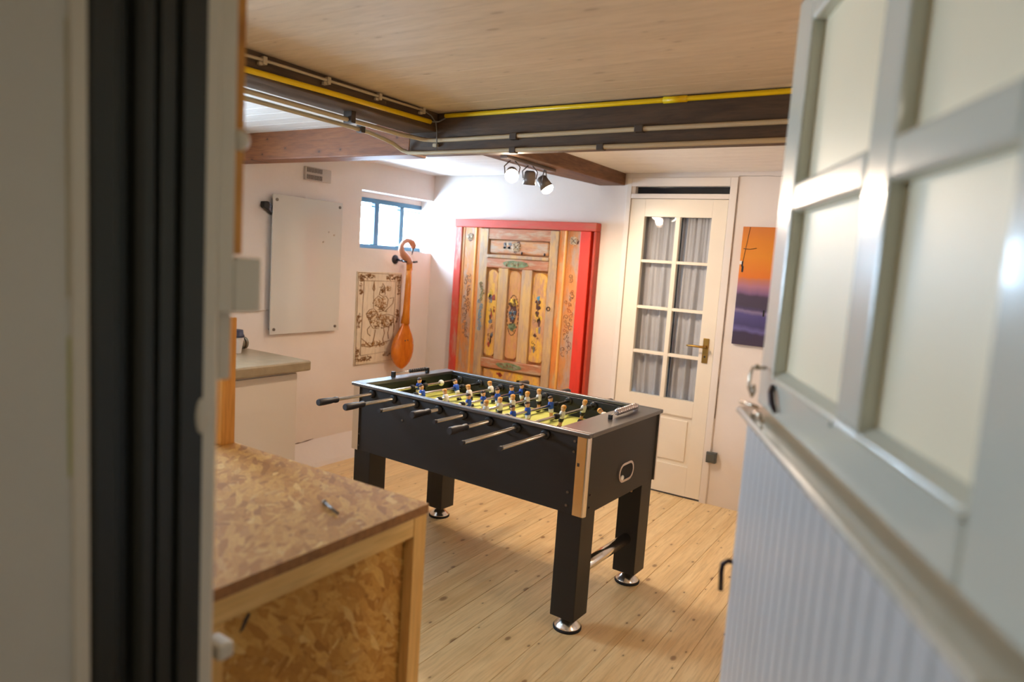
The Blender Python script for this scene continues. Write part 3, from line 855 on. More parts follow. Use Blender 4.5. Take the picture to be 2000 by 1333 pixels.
# canvas with dunes at sunset
pw, ph_ = .46, .748
cv = wthing('canvas_print', 'tall sunset dune print, orange sky over purple dunes', 'picture', (-1.185 + pw / 2, YB - .01, 1.095))
dm = dune_print('sunset_dune_print', ph_)
MB().box(-1.185, -1.185 + pw, YB - .022, YB, 1.096, 1.096 + ph_).build('canvas', dm, cv, bevel=.001)
kt = MB()
kt.tube([(-1.141, YB - .0225, 1.842), (-1.155, YB - .0225, 1.72), (-1.166, YB - .0225, 1.62)], .0016, 5)
kt.box(-1.174, -1.163, YB - .0232, YB - .022, 1.592, 1.626).box(-1.170, -1.158, YB - .0232, YB - .022, 1.558, 1.596)
kt.tube([(-1.17, YB - .0225, 1.706), (-1.13, YB - .0225, 1.703), (-1.09, YB - .0225, 1.712)], .002, 5)
kt.build('printed_glider', M['fblack'], cv)
MB().box(-1.010, -1.000, YB - .0232, YB - .022, 1.288, 1.328).build('printed_walker', M['fblack'], cv)
MB().box(-1.186, -1.172, YB - .0234, YB - .0215, 1.606, 1.628).build('printed_patch', M['fwhite'], cv)

# ------------------------------------------------------------------ painted antique door against the back wall
random.seed(11)
AY = 4.440
od = wthing('painted_panel_door', 'old red and orange carved panel door standing against the back wall', 'antique door', (-2.83, AY, 0))
P_red = weathered('worn_red_paint', C(196, 70, 34), C(218, 52, 26), 0.75, C(120, 50, 30), (5, 5, 1.0), dirt_amt=.3)
P_redtop = weathered('worn_red_rail_paint', C(190, 100, 70), C(206, 76, 56), 0.7, C(120, 60, 40), (1.0, 5, 6), dirt_amt=.3)
P_red_glow = weathered('worn_red_paint_glow', C(200, 90, 60), C(204, 66, 52), 0.6, C(130, 80, 60), (5, 5, 1.0), third=C(190, 130, 110), dirt_amt=.25)  # worn red of the left stile, with the window's pink glow in its colour
P_deep = weathered('deep_red_edge_paint', C(150, 46, 22), C(186, 58, 24), 0.6, C(90, 30, 15), (5, 5, 1.0), dirt_amt=.3)
P_orange = weathered('worn_orange_paint', C(206, 142, 74), C(218, 128, 52), 0.55, C(140, 80, 40), (6, 6, 1.0), third=C(198, 156, 104))
P_carve = weathered('worn_carved_orange', C(198, 140, 84), C(208, 134, 70), 0.5, C(120, 66, 40), (6, 6, 1.2), third=C(182, 152, 130))
P_grey = weathered('grey_weathered_stile', C(190, 152, 110), C(176, 148, 120), 0.5, C(110, 84, 62), (7, 7, 1.0), third=C(206, 164, 104))
P_rail = weathered('brown_weathered_rail', C(178, 114, 76), C(190, 120, 78), 0.5, C(104, 62, 40), (1.2, 6, 7), third=C(190, 158, 124))
P_panel = weathered('ochre_worn_panel', C(212, 156, 92), C(208, 150, 80), 0.5, C(130, 78, 40), (8, 8, 1.4), third=C(206, 140, 98))
P_panel2 = weathered('yellow_worn_panel', C(214, 160, 96), C(232, 178, 58), 0.52, C(110, 70, 50), (7, 7, 1.6), third=C(196, 142, 104), dirt_amt=.7)
P_panel3 = weathered('peach_worn_panel', C(204, 150, 98), C(198, 134, 88), 0.45, C(120, 70, 44), (1.6, 8, 7), third=C(188, 164, 138), dirt_amt=.6)
P_mul = weathered('pale_wood_mullion', C(206, 164, 110), C(192, 158, 124), 0.5, C(130, 92, 60), (8, 8, 0.9), third=C(214, 172, 104))
P_ochre = pbr('pale_ochre_bead', C(226, 166, 84), .5, var=.1)


def db(name, x0, x1, z0, z1, mat, y0=0.0, y1=.05, bev=.003):
    return MB().box(x0, x1, AY + y0, AY + y1, z0, z1).build(name, mat, od, bevel=bev)


db('top_rail', -3.446, -2.185, 1.776, 1.838, P_redtop, -.006, .07, .006)
db('outer_stile', -3.440, -3.372, 0, 1.776, P_red_glow, 0, .07, .005)
db('bead', -3.372, -3.348, 0, 1.776, P_orange, .010, .05)
db('carved_board', -3.348, -3.245, 0, 1.776, P_carve, .014, .05)
db('bead', -3.245, -3.226, 0, 1.776, P_ochre, .004, .05, .006)
db('board', -3.226, -3.190, 0, 1.776, P_orange, .012, .05)
db('inner_stile', -3.188, -3.112, 0, 1.770, P_grey, .0, .05)
db('inner_stile', -2.556, -2.486, 0, 1.770, P_grey, .0, .05)
db('board', -2.484, -2.436, 0, 1.776, P_orange, .008, .05)
db('bead', -2.436, -2.418, 0, 1.776, P_ochre, .0, .05, .006)
db('carved_board', -2.418, -2.310, 0, 1.776, P_carve, .014, .05)
db('outer_stile', -2.310, -2.226, 0, 1.776, P_red, -.002, .07, .005)
db('shadow_gap', -2.226, -2.204, 0, 1.776, P_deep, .045, .07)
db('edge_strip', -2.204, -2.185, 0, 1.776, P_deep, .002, .07, .004)
db('inner_top_rail', -3.112, -2.556, 1.690, 1.772, P_rail, .004, .05)
db('upper_panel', -3.100, -2.570, 1.580, 1.684, P_panel3, .010, .05, .012)
db('panel_bed', -3.112, -2.556, .30, 1.690, P_panel, .034, .05, 0)
db('moulding', -3.116, -2.556, 1.545, 1.572, P_grey, -.004, .05, .006)
db('middle_rail', -3.112, -2.556, 1.470, 1.543, P_rail, -.002, .05, .006)
db('lower_rail', -3.112, -2.556, .684, .758, P_rail, -.004, .05, .006)
db('mullion', -2.998, -2.910, .758, 1.470, P_mul, .003, .05)
db('mullion', -2.786, -2.694, .758, 1.470, P_mul, .003, .05)


def arch_panel(x0, x1, z0, z1, mat):
    w = (x1 - x0)
    pts = [(x0, z0 + .02), (x0 + .02, z0), (x1 - .02, z0), (x1, z0 + .02)]
    for k in range(9):
        a = PI * k / 8
        pts.append(((x0 + x1) / 2 + math.cos(a) * w / 2, z1 - .045 + .045 * math.sin(a)))
    return MB().prism(pts, AY + .012, AY + .05, 'y').build('upright_panel', mat, od, bevel=.006)


arch_panel(-3.102, -3.004, .775, 1.455, P_panel2)
arch_panel(-2.902, -2.794, .775, 1.455, P_panel)
arch_panel(-2.686, -2.562, .775, 1.455, P_panel2)
db('lower_panel', -3.096, -2.572, .30, .672, P_panel2, .012, .05, .012)
db('bottom_rail', -3.112, -2.556, .02, .30, P_rail, .002, .05)
# painted ornaments, lying on the boards
K_dark = pbr('ornament_dark_brown', C(92, 58, 48), .6, var=.3, vscale=30)
K_grey = pbr('ornament_grey_blue', C(122, 122, 124), .6, var=.25, vscale=30)
K_pale = pbr('ornament_cream', C(206, 190, 164), .6, var=.2, vscale=30)
K_green = pbr('ornament_green', C(120, 136, 96), .6, var=.3, vscale=30)
K_blue = pbr('ornament_blue', C(88, 156, 188), .6, var=.25, vscale=30)
K_yel = pbr('ornament_yellow', C(222, 184, 70), .6, var=.3, vscale=30)
K_mar = pbr('ornament_maroon', C(150, 62, 44), .6, var=.3, vscale=30)


def curl(mb, x, z, r, a0, turns, y, w, m, sgn=1):
    pts = []
    for i in range(11):
        t = i / 10
        rr = r * (1 - .75 * t)
        a = a0 + sgn * turns * 2 * PI * t
        pts.append((x + rr * math.cos(a), y, z + rr * math.sin(a)))
    mb.tube(pts, w, 5, m, flat=.5)


def blob(mb, x, z, rx, rz, y, m, n=14, jit=.25, th=.0016):
    pts = []
    for i in range(n):
        a = 2 * PI * i / n
        k = 1 + random.uniform(-jit, jit)
        pts.append((x + rx * k * math.cos(a), z + rz * k * math.sin(a)))
    mb.prism(pts, y - th, y + .001, 'y', m)


def rosette(x, z, r, y, name='painted_rosette'):
    mb = MB()
    blob(mb, x, z, r * .85, r * .85, y, 0, 12, .4)
    for k in range(4):
        a = PI / 4 + k * PI / 2
        cx_, cz_ = x + r * .55 * math.cos(a), z + r * .55 * math.sin(a)
        curl(mb, cx_, cz_, r * .36, a + PI, 1.1, y - .002, r * .13, 1, 1)
        curl(mb, cx_, cz_, r * .36, a + PI, 1.1, y - .002, r * .13, 1, -1)
    for k in range(4):
        a = k * PI / 2
        mb.tube([(x + r * .15 * math.cos(a), y - .002, z + r * .15 * math.sin(a)), (x + r * .9 * math.cos(a), y - .002, z + r * .9 * math.sin(a))], r * .07, 5, 1)
    mb.build(name, [K_dark, K_pale], od)


rosette(-2.856, 1.636, .046, AY + .0105)
mbx = MB()
for k in range(7):
    blob(mbx, -2.935 + random.uniform(-.03, .03), 1.636 + random.uniform(-.03, .03), .016, .012, AY + .0105, k % 2)
mbx.build('painted_cloud', [K_grey, K_pale], od)
rosette(-3.297, 1.700, .036, AY + .0145)
rosette(-2.368, 1.705, .040, AY + .0145)
for xs, zt, zb_, nm in ((-3.300, 1.40, .88, 16), (-2.368, 1.34, .86, 15)):
    mb = MB()
    for i in range(nm * 2):
        t = i / (nm * 2)
        z = zt - (zt - zb_) * t
        sx = random.choice((-1, 1))
        curl(mb, xs + sx * random.uniform(.004, .026), z, random.uniform(.010, .022), random.uniform(0, 6), random.uniform(.6, 1.2), AY + .0135, .0028, random.choice((0, 0, 1)), sx)
    mb.build('scroll_ornament', [K_dark, K_grey if xs < -3 else K_mar], od)
mb = MB()
for x_, z_ in ((-2.372, 1.445), (-2.366, 1.42)):
    curl(mb, x_, z_, .018, random.uniform(0, 6), 1.2, AY + .0135, .003, 0)
mb.build('small_flower', [K_dark], od)
# blue and green scrolls down the left inner stile
mb = MB()
for i in range(16):
    z = 1.34 - i * .024
    curl(mb, -3.150 + random.uniform(-.012, .012), z, .016, random.uniform(0, 6), 1.0, AY - .001, .0040, 0 if i > 5 else 1, random.choice((-1, 1)))
mb.build('blue_scroll', [K_blue, K_green], od)
# green plaques on the rails
for x_, z_, w_ in ((-2.846, 1.506, .115), (-2.845, .718, .115)):
    mb = MB()
    blob(mb, x_, z_, w_, .026, AY - .0045, 0, 22, .10)
    for i in range(14):
        curl(mb, x_ + random.uniform(-.09, .09), z_ + random.uniform(-.012, .012), .010, random.uniform(0, 6), 1.0, AY - .007, .0022, random.choice((1, 2)))
    mb.build('green_plaque', [K_green, K_pale, K_mar], od)
# centre medallion
mb = MB()
yy = AY + .0115
for k in range(28):
    a = 2 * PI * k / 28
    mb.tube([(-2.848 + .050 * math.cos(a), yy, 1.115 + .155 * math.sin(a)), (-2.848 + .050 * math.cos(a + .15), yy, 1.115 + .155 * math.sin(a + .15))], .0032, 5, 0)
blob(mb, -2.848, 1.125, .034, .070, yy, 0, 18, .15)
blob(mb, -2.848, 1.215, .036, .030, yy, 2, 16, .15)
blob(mb, -2.848, 1.025, .034, .026, yy, 3, 16, .2)
for i in range(14):
    curl(mb, -2.848 + random.uniform(-.032, .032), 1.20 + random.uniform(-.02, .04), .012, random.uniform(0, 6), 1.0, yy - .003, .0025, 0)
for i in range(12):
    curl(mb, -2.848 + random.uniform(-.028, .028), 1.03 + random.uniform(-.04, .03), .010, random.uniform(0, 6), .8, yy - .003, .0025, random.choice((0, 3)))
for k in range(6):
    a = k * PI / 3 + .5
    curl(mb, -2.848 + .022 * math.cos(a), 1.122 + .026 * math.sin(a), .014, a, 1.1, yy - .004, .0034, 1 if k % 2 else 4)
mb.build('medallion', [K_dark, K_pale, K_yel, K_green, K_blue], od)
# painted figures on the side panels
for x_, cols_ in ((-3.052, (K_grey, K_mar, K_yel, K_dark)), (-2.622, (K_grey, K_dark, K_blue, K_yel))):
    mb = MB()
    for i in range(15):
        blob(mb, x_ + random.uniform(-.03, .03), 1.02 + random.uniform(-.16, .28), random.uniform(.006, .018), random.uniform(.010, .032), yy, random.randrange(4), 10, .35)
    for i in range(12):
        curl(mb, x_ + random.uniform(-.03, .03), 1.03 + random.uniform(-.16, .25), random.uniform(.008, .016), random.uniform(0, 6), .8, yy - .002, .0026, random.choice((0, 1, 3)))
    mb.build('painted_figure', list(cols_), od)
mb = MB()
for i in range(16):
    blob(mb, random.uniform(-3.05, -2.62), random.uniform(.52, .655), random.uniform(.010, .03), random.uniform(.006, .02), yy, random.randrange(3), 10, .35)
mb.build('painted_patch', [K_yel, K_grey, K_mar], od)
mb = MB()
for k in range(10):
    a = 2 * PI * k / 10
    a2 = 2 * PI * (k + 1) / 10
    mb.tube([(-2.530 + .014 * math.cos(a), AY - .003, 1.195 + .014 * math.sin(a)), (-2.530 + .014 * math.cos(a2), AY - .003, 1.195 + .014 * math.sin(a2))], .0035, 6)
mb.build('pull_ring', M['iron'], od)
hk = MB()
for x_, z_ in ((-2.508, 1.395), (-2.600, 1.592), (-2.800, 1.592), (-3.398, 1.58)):
    hk.ball((x_, AY + .006, z_), (.008, .006, .012), 8, 6)
hk.build('nail', M['iron'], od)

# ------------------------------------------------------------------ whiteboard and small things on the left wall
wbd = wthing('glass_whiteboard', 'tall off-white glass board on four standoffs above the worktop', 'whiteboard', (-3.705, 3.18, .953))
MB().box(-3.708, -3.699, 2.883, 3.4715, .953, 1.853).build('glass_panel', M['board_glass'], wbd, bevel=.001)
for yy, zz in ((2.912, 1.82), (3.444, 1.822), (2.912, .985), (3.436, .985)):
    MB().cyl((-3.738, yy, zz), (-3.694, yy, zz), .010).build('standoff', M['grey_metal'], wbd)
for yy, zz in ((3.352, 1.645), (3.402, 1.628), (3.306, 1.575)):
    MB().cyl((-3.6992, yy, zz), (-3.694, yy, zz), .006, n=10).build('magnet', M['vent'], wbd)
tag(MB().rings([[(-3.735, 2.815, 1.800), (-3.700, 2.815, 1.800), (-3.700, 2.815, 1.762), (-3.735, 2.815, 1.762)], [(-3.735, 2.845, 1.802), (-3.69, 2.845, 1.802), (-3.69, 2.845, 1.745), (-3.735, 2.845, 1.745)], [(-3.735, 2.90, 1.772), (-3.71, 2.90, 1.772), (-3.71, 2.90, 1.715), (-3.735, 2.90, 1.715)]], s=False).build('wall_hook', M['blk_plastic'], bevel=.006), 'black plastic hook sticking out behind the whiteboard edge', 'hook')
tag(MB().tube([(-3.733, 2.55, 1.106), (-3.733, 2.80, 1.108), (-3.733, 2.90, 1.111)], .004, 8).build('white_cord', M['frame_white']), 'thin white cord running left from the whiteboard', 'cord')

vt = wthing('wall_vent', 'small beige wall vent with two rows of slots under the red beam', 'vent', (-3.72, 3.265, 1.98))
vb = MB().box(-3.739, -3.716, 3.150, 3.372, 1.978, 2.066)
vb.build('cover', M['vent'], vt, bevel=.004)
sl = MB()
for i in range(12):
    yv = 3.160 + i * .0112
    sl.box(-3.717, -3.7152, yv, yv + .0062, 2.030, 2.060).box(-3.717, -3.7152, yv, yv + .0062, 1.984, 2.014)
so = sl.build('slot_rows', M['vent_dark'], vt)
so['kind'] = 'stuff'
MB().box(-3.718, -3.712, 3.155, 3.300, 2.017, 2.027).build('divider', M['vent'], vt, bevel=.001)

# ------------------------------------------------------------------ carved picture panel
PX0, PX1, PZ0, PZ1 = 3.668, 4.150, .672, 1.378
SX = XL + .012
pp = wthing('rider_panel', 'cream wooden panel with a burnt drawing of a rider on horseback', 'picture', (SX, 3.91, PZ0))
MB().box(XL, SX, PX0, PX1, PZ0, PZ1).build('board', M['panel_cream'], pp, bevel=.001)
PWd, PHt = PX1 - PX0, PZ1 - PZ0


def pm(x, y):
    """drawing units (as sketched on an 848 x 1333 sheet) to panel y, z"""
    v = (y - 130) / 1085.0
    xl = 55 - 37 * v
    xr = 578 - 33 * v
    return PX0 + (x - xl) / (xr - xl) * PWd, PZ1 - v * PHt


def stroke(mb, pts, w=.0022, m=0):
    P = [pm(*p) for p in pts]
    mb.tube([(SX + .0005, a, b) for a, b in P], w * 1.35, 5, m, flat=.6)


random.seed(5)
dr_ = MB()
for fr in ([(62, 140), (570, 152), (540, 1190), (28, 1212), (62, 140)], [(125, 232), (505, 235), (470, 1085), (85, 1105), (125, 232)]):
    stroke(dr_, fr, .0022)
stroke(dr_, [(240, 240), (238, 330), (235, 550)], .0020)
for p in ([(225, 330), (240, 240), (250, 330), (240, 350), (225, 330)], [(300, 400), (320, 330), (345, 262), (370, 310), (372, 390)], [(310, 395), (345, 420), (370, 395)],
          [(225, 500), (250, 450), (290, 410), (330, 440), (380, 410), (410, 450), (395, 540)], [(250, 520), (300, 540), (340, 560), (395, 540)], [(430, 440), (480, 430), (470, 500), (400, 570), (380, 590)],
          [(150, 620), (190, 570), (240, 560), (280, 600), (300, 680)], [(150, 620), (180, 680), (200, 740), (230, 790), (300, 800)], [(300, 680), (330, 640), (400, 630), (470, 650), (480, 720), (440, 770), (330, 800)],
          [(200, 760), (165, 800), (170, 850), (200, 880)], [(260, 810), (250, 880), (235, 950), (215, 985)], [(360, 800), (370, 860), (350, 930), (360, 980)], [(430, 780), (410, 860), (420, 930)], [(480, 720), (490, 780), (480, 850)],
          [(95, 900), (150, 950), (200, 1000), (280, 1000), (340, 985)], [(100, 990), (180, 1010), (300, 990), (350, 975), (440, 950)], [(280, 690), (340, 700), (400, 690)], [(300, 600), (350, 590), (395, 600)]):
    stroke(dr_, p, .0028)
dr_.build('burnt_outline', M['burnt'], pp)
hat = MB()


def scrib(cx_, cy_, rx, ry, n, m=0, r=(8, 22), w=.0022):
    for _ in range(n):
        a = random.uniform(0, 6.28); k = math.sqrt(random.random())
        x, y_ = cx_ + rx * k * math.cos(a), cy_ + ry * k * math.sin(a)
        a0 = random.uniform(0, 6.28); rr = random.uniform(*r)
        stroke(hat, [(x + rr * (1 - .5 * t) * math.cos(a0 + 3.6 * t), y_ + rr * (1 - .5 * t) * math.sin(a0 + 3.6 * t)) for t in (0, .25, .5, .75, 1)], w, m)


scrib(250, 660, 90, 80, 50, 1); scrib(390, 710, 80, 70, 40, 1); scrib(330, 480, 70, 70, 34, 1); scrib(340, 330, 26, 60, 16)
scrib(410, 325, 26, 26, 12, 1); scrib(250, 985, 150, 30, 44, 1); scrib(330, 760, 90, 30, 20); scrib(330, 560, 40, 20, 14)
scrib(205, 640, 50, 60, 16); scrib(440, 760, 30, 60, 10)
hat.build('burnt_shading', [M['burnt'], M['burnt_fill']], pp)['kind'] = 'stuff'
cor = MB()
hat = cor
for cx_, cy_, rx, ry, n in ((95, 200, 30, 45, 22), (180, 185, 70, 28, 26), (95, 330, 18, 70, 16), (540, 210, 22, 45, 18), (455, 190, 70, 28, 24), (535, 330, 18, 70, 14), (70, 700, 24, 90, 24), (525, 660, 22, 90, 22), (55, 1090, 22, 90, 22), (150, 1150, 80, 28, 26), (400, 1120, 50, 26, 12)):
    scrib(cx_, cy_, rx, ry, int(n * 1.7), 0, (6, 15), .0020)
cor.build('corner_scrollwork', [M['burnt'], M['burnt_fill']], pp)['kind'] = 'stuff'

# ------------------------------------------------------------------ swan-headed lute
LX = -3.625
lt = wthing('swan_lute', 'honey-coloured lute with a carved swan head hanging on the wall', 'lute', (LX, 4.09, .62))
ringl = []
prof_l = [(.628, .004), (.632, .022), (.648, .051), (.680, .083), (.720, .104), (.765, .114), (.810, .113), (.855, .102), (.900, .081), (.940, .056), (.970, .041), (.992, .035)]
for z, w in prof_l:
    c = 4.076 + (z - .8) * .06
    dep = w * .72
    ringl.append([(LX + .018 + (.030 * (w / .1) if math.cos(a) > 0 else dep) * math.cos(a), c + w * math.sin(a), z) for a in [2 * PI * k / 28 for k in range(28)]])
body = MB().rings(ringl).build('body', M['lute'], lt)
nk = MB().tube([(LX + .012, 4.087, .985), (LX + .014, 4.092, 1.08), (LX + .014, 4.098, 1.25), (LX + .012, 4.104, 1.42)], [.036, .028, .024, .022], 12)
nk.build('neck', M['lute_neck'], lt)
MB().rings([[(LX + .012 + .022 * math.cos(a), 4.106 + .027 * math.sin(a), z) for a in [2 * PI * k / 12 for k in range(12)]] for z in (1.405, 1.415, 1.455, 1.470)]).build('peg_box', M['lute_neck'], lt)
sw = MB()
swp = [(4.108, 1.455), (4.088, 1.487), (4.052, 1.510), (4.022, 1.530), (4.002, 1.556), (4.004, 1.590), (4.026, 1.617), (4.062, 1.634), (4.098, 1.632), (4.124, 1.618), (4.140, 1.598), (4.142, 1.578)]
swr = [.022, .028, .031, .029, .024, .019, .017, .018, .020, .027, .025, .016]
sw.tube([(LX + .012, a, b) for a, b in swp], swr, 12)
sh = sw.build('swan_head', M['swan'], lt)
MB().tube([(LX + .012, 4.140, 1.582), (LX + .012, 4.134, 1.556), (LX + .012, 4.129, 1.526)], [.011, .007, .002], 8).build('beak', M['iron'], sh)
for yy, zz in ((4.058, .856), (4.086, .858)):
    MB().cyl((LX + .040, yy, zz), (LX + .0505, yy, zz), .006, n=10).build('sound_hole', M['fblack'], body)
MB().cyl((LX + .012, 4.115, 1.470), (LX + .055, 4.150, 1.475), .005, .0075, 10).build('peg', M['blk_plastic'], lt)
hgr = wthing('lute_hanger', 'black wall hanger with a round base holding the lute neck', 'hanger', (XL, 4.075, 1.48))
MB().lathe([(.036, XL), (.036, XL + .006), (.026, XL + .014), (.010, XL + .020)], (0, 4.075, 1.482), 20, axis='x').build('base', M['blk_metal'], hgr)
MB().tube([(XL + .015, 4.075, 1.482), (LX - .05, 4.082, 1.478), (LX - .022, 4.090, 1.473)], .009, 10).build('arm', M['blk_metal'], hgr)
MB().tube([(LX + .03, 4.050, 1.470), (LX - .010, 4.054, 1.470), (LX - .022, 4.075, 1.472), (LX - .022, 4.120, 1.472), (LX - .008, 4.150, 1.470), (LX + .03, 4.152, 1.470)], .0070, 10).build('yoke', M['blk_metal'], hgr)

# ------------------------------------------------------------------ worktop, cabinet, cup, jar
tag(MB().box(XL, -3.000, YF1 + .01, 2.625, .842, .900).build('worktop', M['concrete'], bevel=.010), 'concrete worktop with a rounded corner along the left wall', 'worktop')
cbn = wthing('base_cabinet', 'plain white base cabinet under the concrete worktop', 'cabinet', (-3.4, 1.7, 0))
MB().box(XL + .135, -3.060, YF1 + .01, 2.570, 0, .842).build('carcass', M['cabinet'], cbn, bevel=.002)
for yy in (.70, 1.33, 1.96):
    MB().box(-3.060, -3.045, yy, yy + .606, .08, .826).build('front', M['cabinet'], cbn, bevel=.002)
cp = wthing('paper_cup', 'white tapered cup with a navy lid on the worktop', 'cup', (-3.44, 2.45, .90))
MB().lathe([(.030, .900), (.030, .902), (.043, .992), (.0435, .995)], (-3.44, 2.45, 0), 24).build('cup_body', M['cup'], cp)
MB().lathe([(.046, .993), (.046, 1.004), (.041, 1.010), (.038, 1.034), (.030, 1.036)], (-3.44, 2.45, 0), 24).build('lid', M['lid'], cp)
jr = wthing('wire_clip_jar', 'murky grey-brown clip jar lying behind the white cup', 'jar', (-3.55, 2.545, .90))
MB().lathe([(.030, -.045), (.037, -.040), (.037, .020), (.034, .026)], (-3.55, 2.545, .938), 20, axis='y').build('jar_body', M['jar'], jr)
MB().lathe([(.036, .032), (.036, .046), (.030, .050)], (-3.55, 2.545, .938), 20, axis='y').build('jar_lid', M['jar'], jr)
MB().tube([(-3.53, 2.572, .905), (-3.512, 2.572, .925), (-3.510, 2.574, .955), (-3.535, 2.574, .976), (-3.56, 2.572, .974)], .0025, 6).build('wire_clip', M['latch'], jr)

# ------------------------------------------------------------------ strand board workbench in the foreground
bn = wthing('workbench', 'strand board workbench with pale pine frame in the left foreground', 'workbench', (-1.5, 1.02, 0))
BX0, BX1, BY0, BY1 = -1.99, -1.070, .705, 1.335
tp = MB().box(BX0, BX1, BY0, BY1, .876, .900)
tp.m = [0 if k in (0, 1) else 1 for k in range(6)]
tp.build('top_board', [M['osb_top'], M['osb_edge']], bn)
MB().box(BX1 - .030, BX1 - .002, BY0, 1.283, .826, .8755).build('rail', M['pine_x'], bn, bevel=.002)
MB().box(BX1 - .046, BX1, 1.283, 1.330, 0, .8755).build('post', M['pine_z'], bn, bevel=.002)
MB().box(BX1 - .046, BX1, BY0, BY0 + .045, 0, .826).build('post', M['pine_z'], bn, bevel=.002)
MB().box(BX1 - .044, BX1 - .030, BY0 + .045, 1.283, .02, .8755).build('side_board', M['osb_side'], bn)
MB().box(BX0, BX0 + .046, 1.283, 1.330, 0, .8755).build('post', M['pine_z'], bn, bevel=.002)
MB().box(BX0 + .046, BX1 - .046, 1.300, 1.328, .826, .8755).build('rail', M['pine_x'], bn, bevel=.002)
MB().box(BX0 + .046, BX1 - .046, 1.285, 1.300, .02, .826).build('end_board', M['osb_side'], bn)
MB().prism([(.804, .772), (.812, .774), (.822, .790), (.829, .803), (.822, .806), (.812, .792)], BX1 - .0302, BX1 - .029, 'x').build('dark_strand', M['fblack'], bn)
up = wthing('bench_upright', 'short orange pine upright standing on the workbench', 'post', (-1.90, 1.30, .90))
MB().box(-1.908, -1.864, 1.283, 1.330, .900, 1.300).build('batten', M['pine_stud'], up, bevel=.002)
MB().box(-1.960, -1.911, 1.276, 1.318, .900, 1.240).build('batten', M['pine_stud'], up, bevel=.002)
MB().box(-1.902, -1.874, 1.286, 1.310, 1.300, 1.318).build('dark_cap', M['bracket'], up, bevel=.002)
sc = wthing('coach_screw', 'single steel screw lying on the workbench top', 'screw', (-1.21, 1.14, .90))
MB().cyl((-1.254, 1.153, .905), (-1.178, 1.126, .9045), .0042, .003, 10).build('shank', M['grey_metal'], sc)
MB().cyl((-1.257, 1.154, .906), (-1.252, 1.1523, .906), .006, n=10).build('head', M['latch'], sc)

# ------------------------------------------------------------------ football table
TX, TY, TR = -1.8258, 2.8182, -0.0387
ft = thing('football_table', 'black table football table with chrome corners on the pine floor', 'football table', (TX, TY, 0), TR)
HL, HW, TH_ = 1.3812 / 2, .7363 / 2, .8684
IA0, IA1, IB = -.615, .537, HW - .026
SL, SW = HL - .014, HW - .014
for s in (-1, 1):
    MB().box(-SL, SL, s * SW - (.022 if s > 0 else 0), s * SW + (.022 if s < 0 else 0), .520, TH_ - .018).build('side_panel', M['blk'], ft, bevel=.002)
for s in (-1, 1):
    MB().box(s * SL - (.020 if s > 0 else 0), s * SL + (.020 if s < 0 else 0), -SW + .022, SW - .022, .520, TH_ - .018).build('end_panel', M['blk'], ft, bevel=.001)
    MB().box(-HL, HL, s * HW - (.026 if s > 0 else 0), s * HW + (.026 if s < 0 else 0), TH_ - .018, TH_).build('top_rail', M['blk_top'], ft, bevel=.004)
MB().box(-HL, IA0, -IB, IB, TH_ - .018, TH_).build('end_top', M['blk_top'], ft, bevel=.003)
MB().box(IA1, HL, -IB, IB, TH_ - .018, TH_).build('end_top', M['blk_top'], ft, bevel=.003)
MB().box(-SL + .02, SL - .02, -SW + .022, SW - .022, .528, .536).build('bottom_panel', M['blk'], ft)
FZ = .752
MB().box(IA0 - .0, IA1, -IB + .002, IB - .002, FZ - .010, FZ).build('playing_field', M['field'], ft)
for a0, a1 in ((IA0 - .016, IA0), (IA1, IA1 + .016)):
    e = MB().box(a0, a1, -IB + .002, -.11, FZ, TH_ - .019).box(a0, a1, .11, IB - .002, FZ, TH_ - .019).box(a0, a1, -.11, .11, FZ + .085, TH_ - .019)
    e.build('inner_end_wall', M['fld_inner'], ft)
for s in (-1, 1):
    MB().box(IA0, IA1, s * (IB + .003) - .004, s * (IB + .003) + .004, FZ, TH_ - .019).build('inner_side_wall', M['fld_inner'], ft)
ln = MB().box(-.042, -.036, -IB + .01, IB - .01, FZ, FZ + .0008)
for k in range(24):
    a, a2 = 2 * PI * k / 24, 2 * PI * (k + 1) / 24
    ln.tube([(-.039 + .09 * math.cos(a), .09 * math.sin(a), FZ + .0005), (-.039 + .09 * math.cos(a2), .09 * math.sin(a2), FZ + .0005)], .0025, 4, flat=.3)
ln.build('field_marking', M['line_white'], ft)
# legs with levelling feet, foot rails
LA, LB, LS = .614, .290, .0575
for sa in (-1, 1):
    for sb in (-1, 1):
        ca, cb_ = sa * LA, sb * LB
        lg = MB().box(ca - LS, ca + LS, cb_ - LS, cb_ + LS, .062, .545).build('leg', M['blk'], ft, bevel=.003)
        MB().lathe([(.058, .011), (.056, .016), (.030, .040), (.020, .046), (.016, .064)], (ca, cb_, 0), 28).build('levelling_foot', M['chrome'], lg)
        MB().lathe([(.060, .0), (.061, .003), (.061, .009), (.057, .012)], (ca, cb_, 0), 28).build('rubber_ring', M['rubber'], lg)
MB().cyl((LA, -LB + LS - .004, .236), (LA, LB - LS + .004, .236), .0265, n=24).build('foot_rail', M['chrome'], ft)
MB().cyl((-LA + .012, LB - LS - .005, .478), (-LA + .012, LB - LS + .001, .478), .019, n=18).build('leg_bolt', M['latch'], ft)
MB().cyl((LA + .008, LB - LS - .004, .478), (LA + .008, LB - LS + .001, .478), .007, n=12).build('leg_bolt', M['latch'], ft)
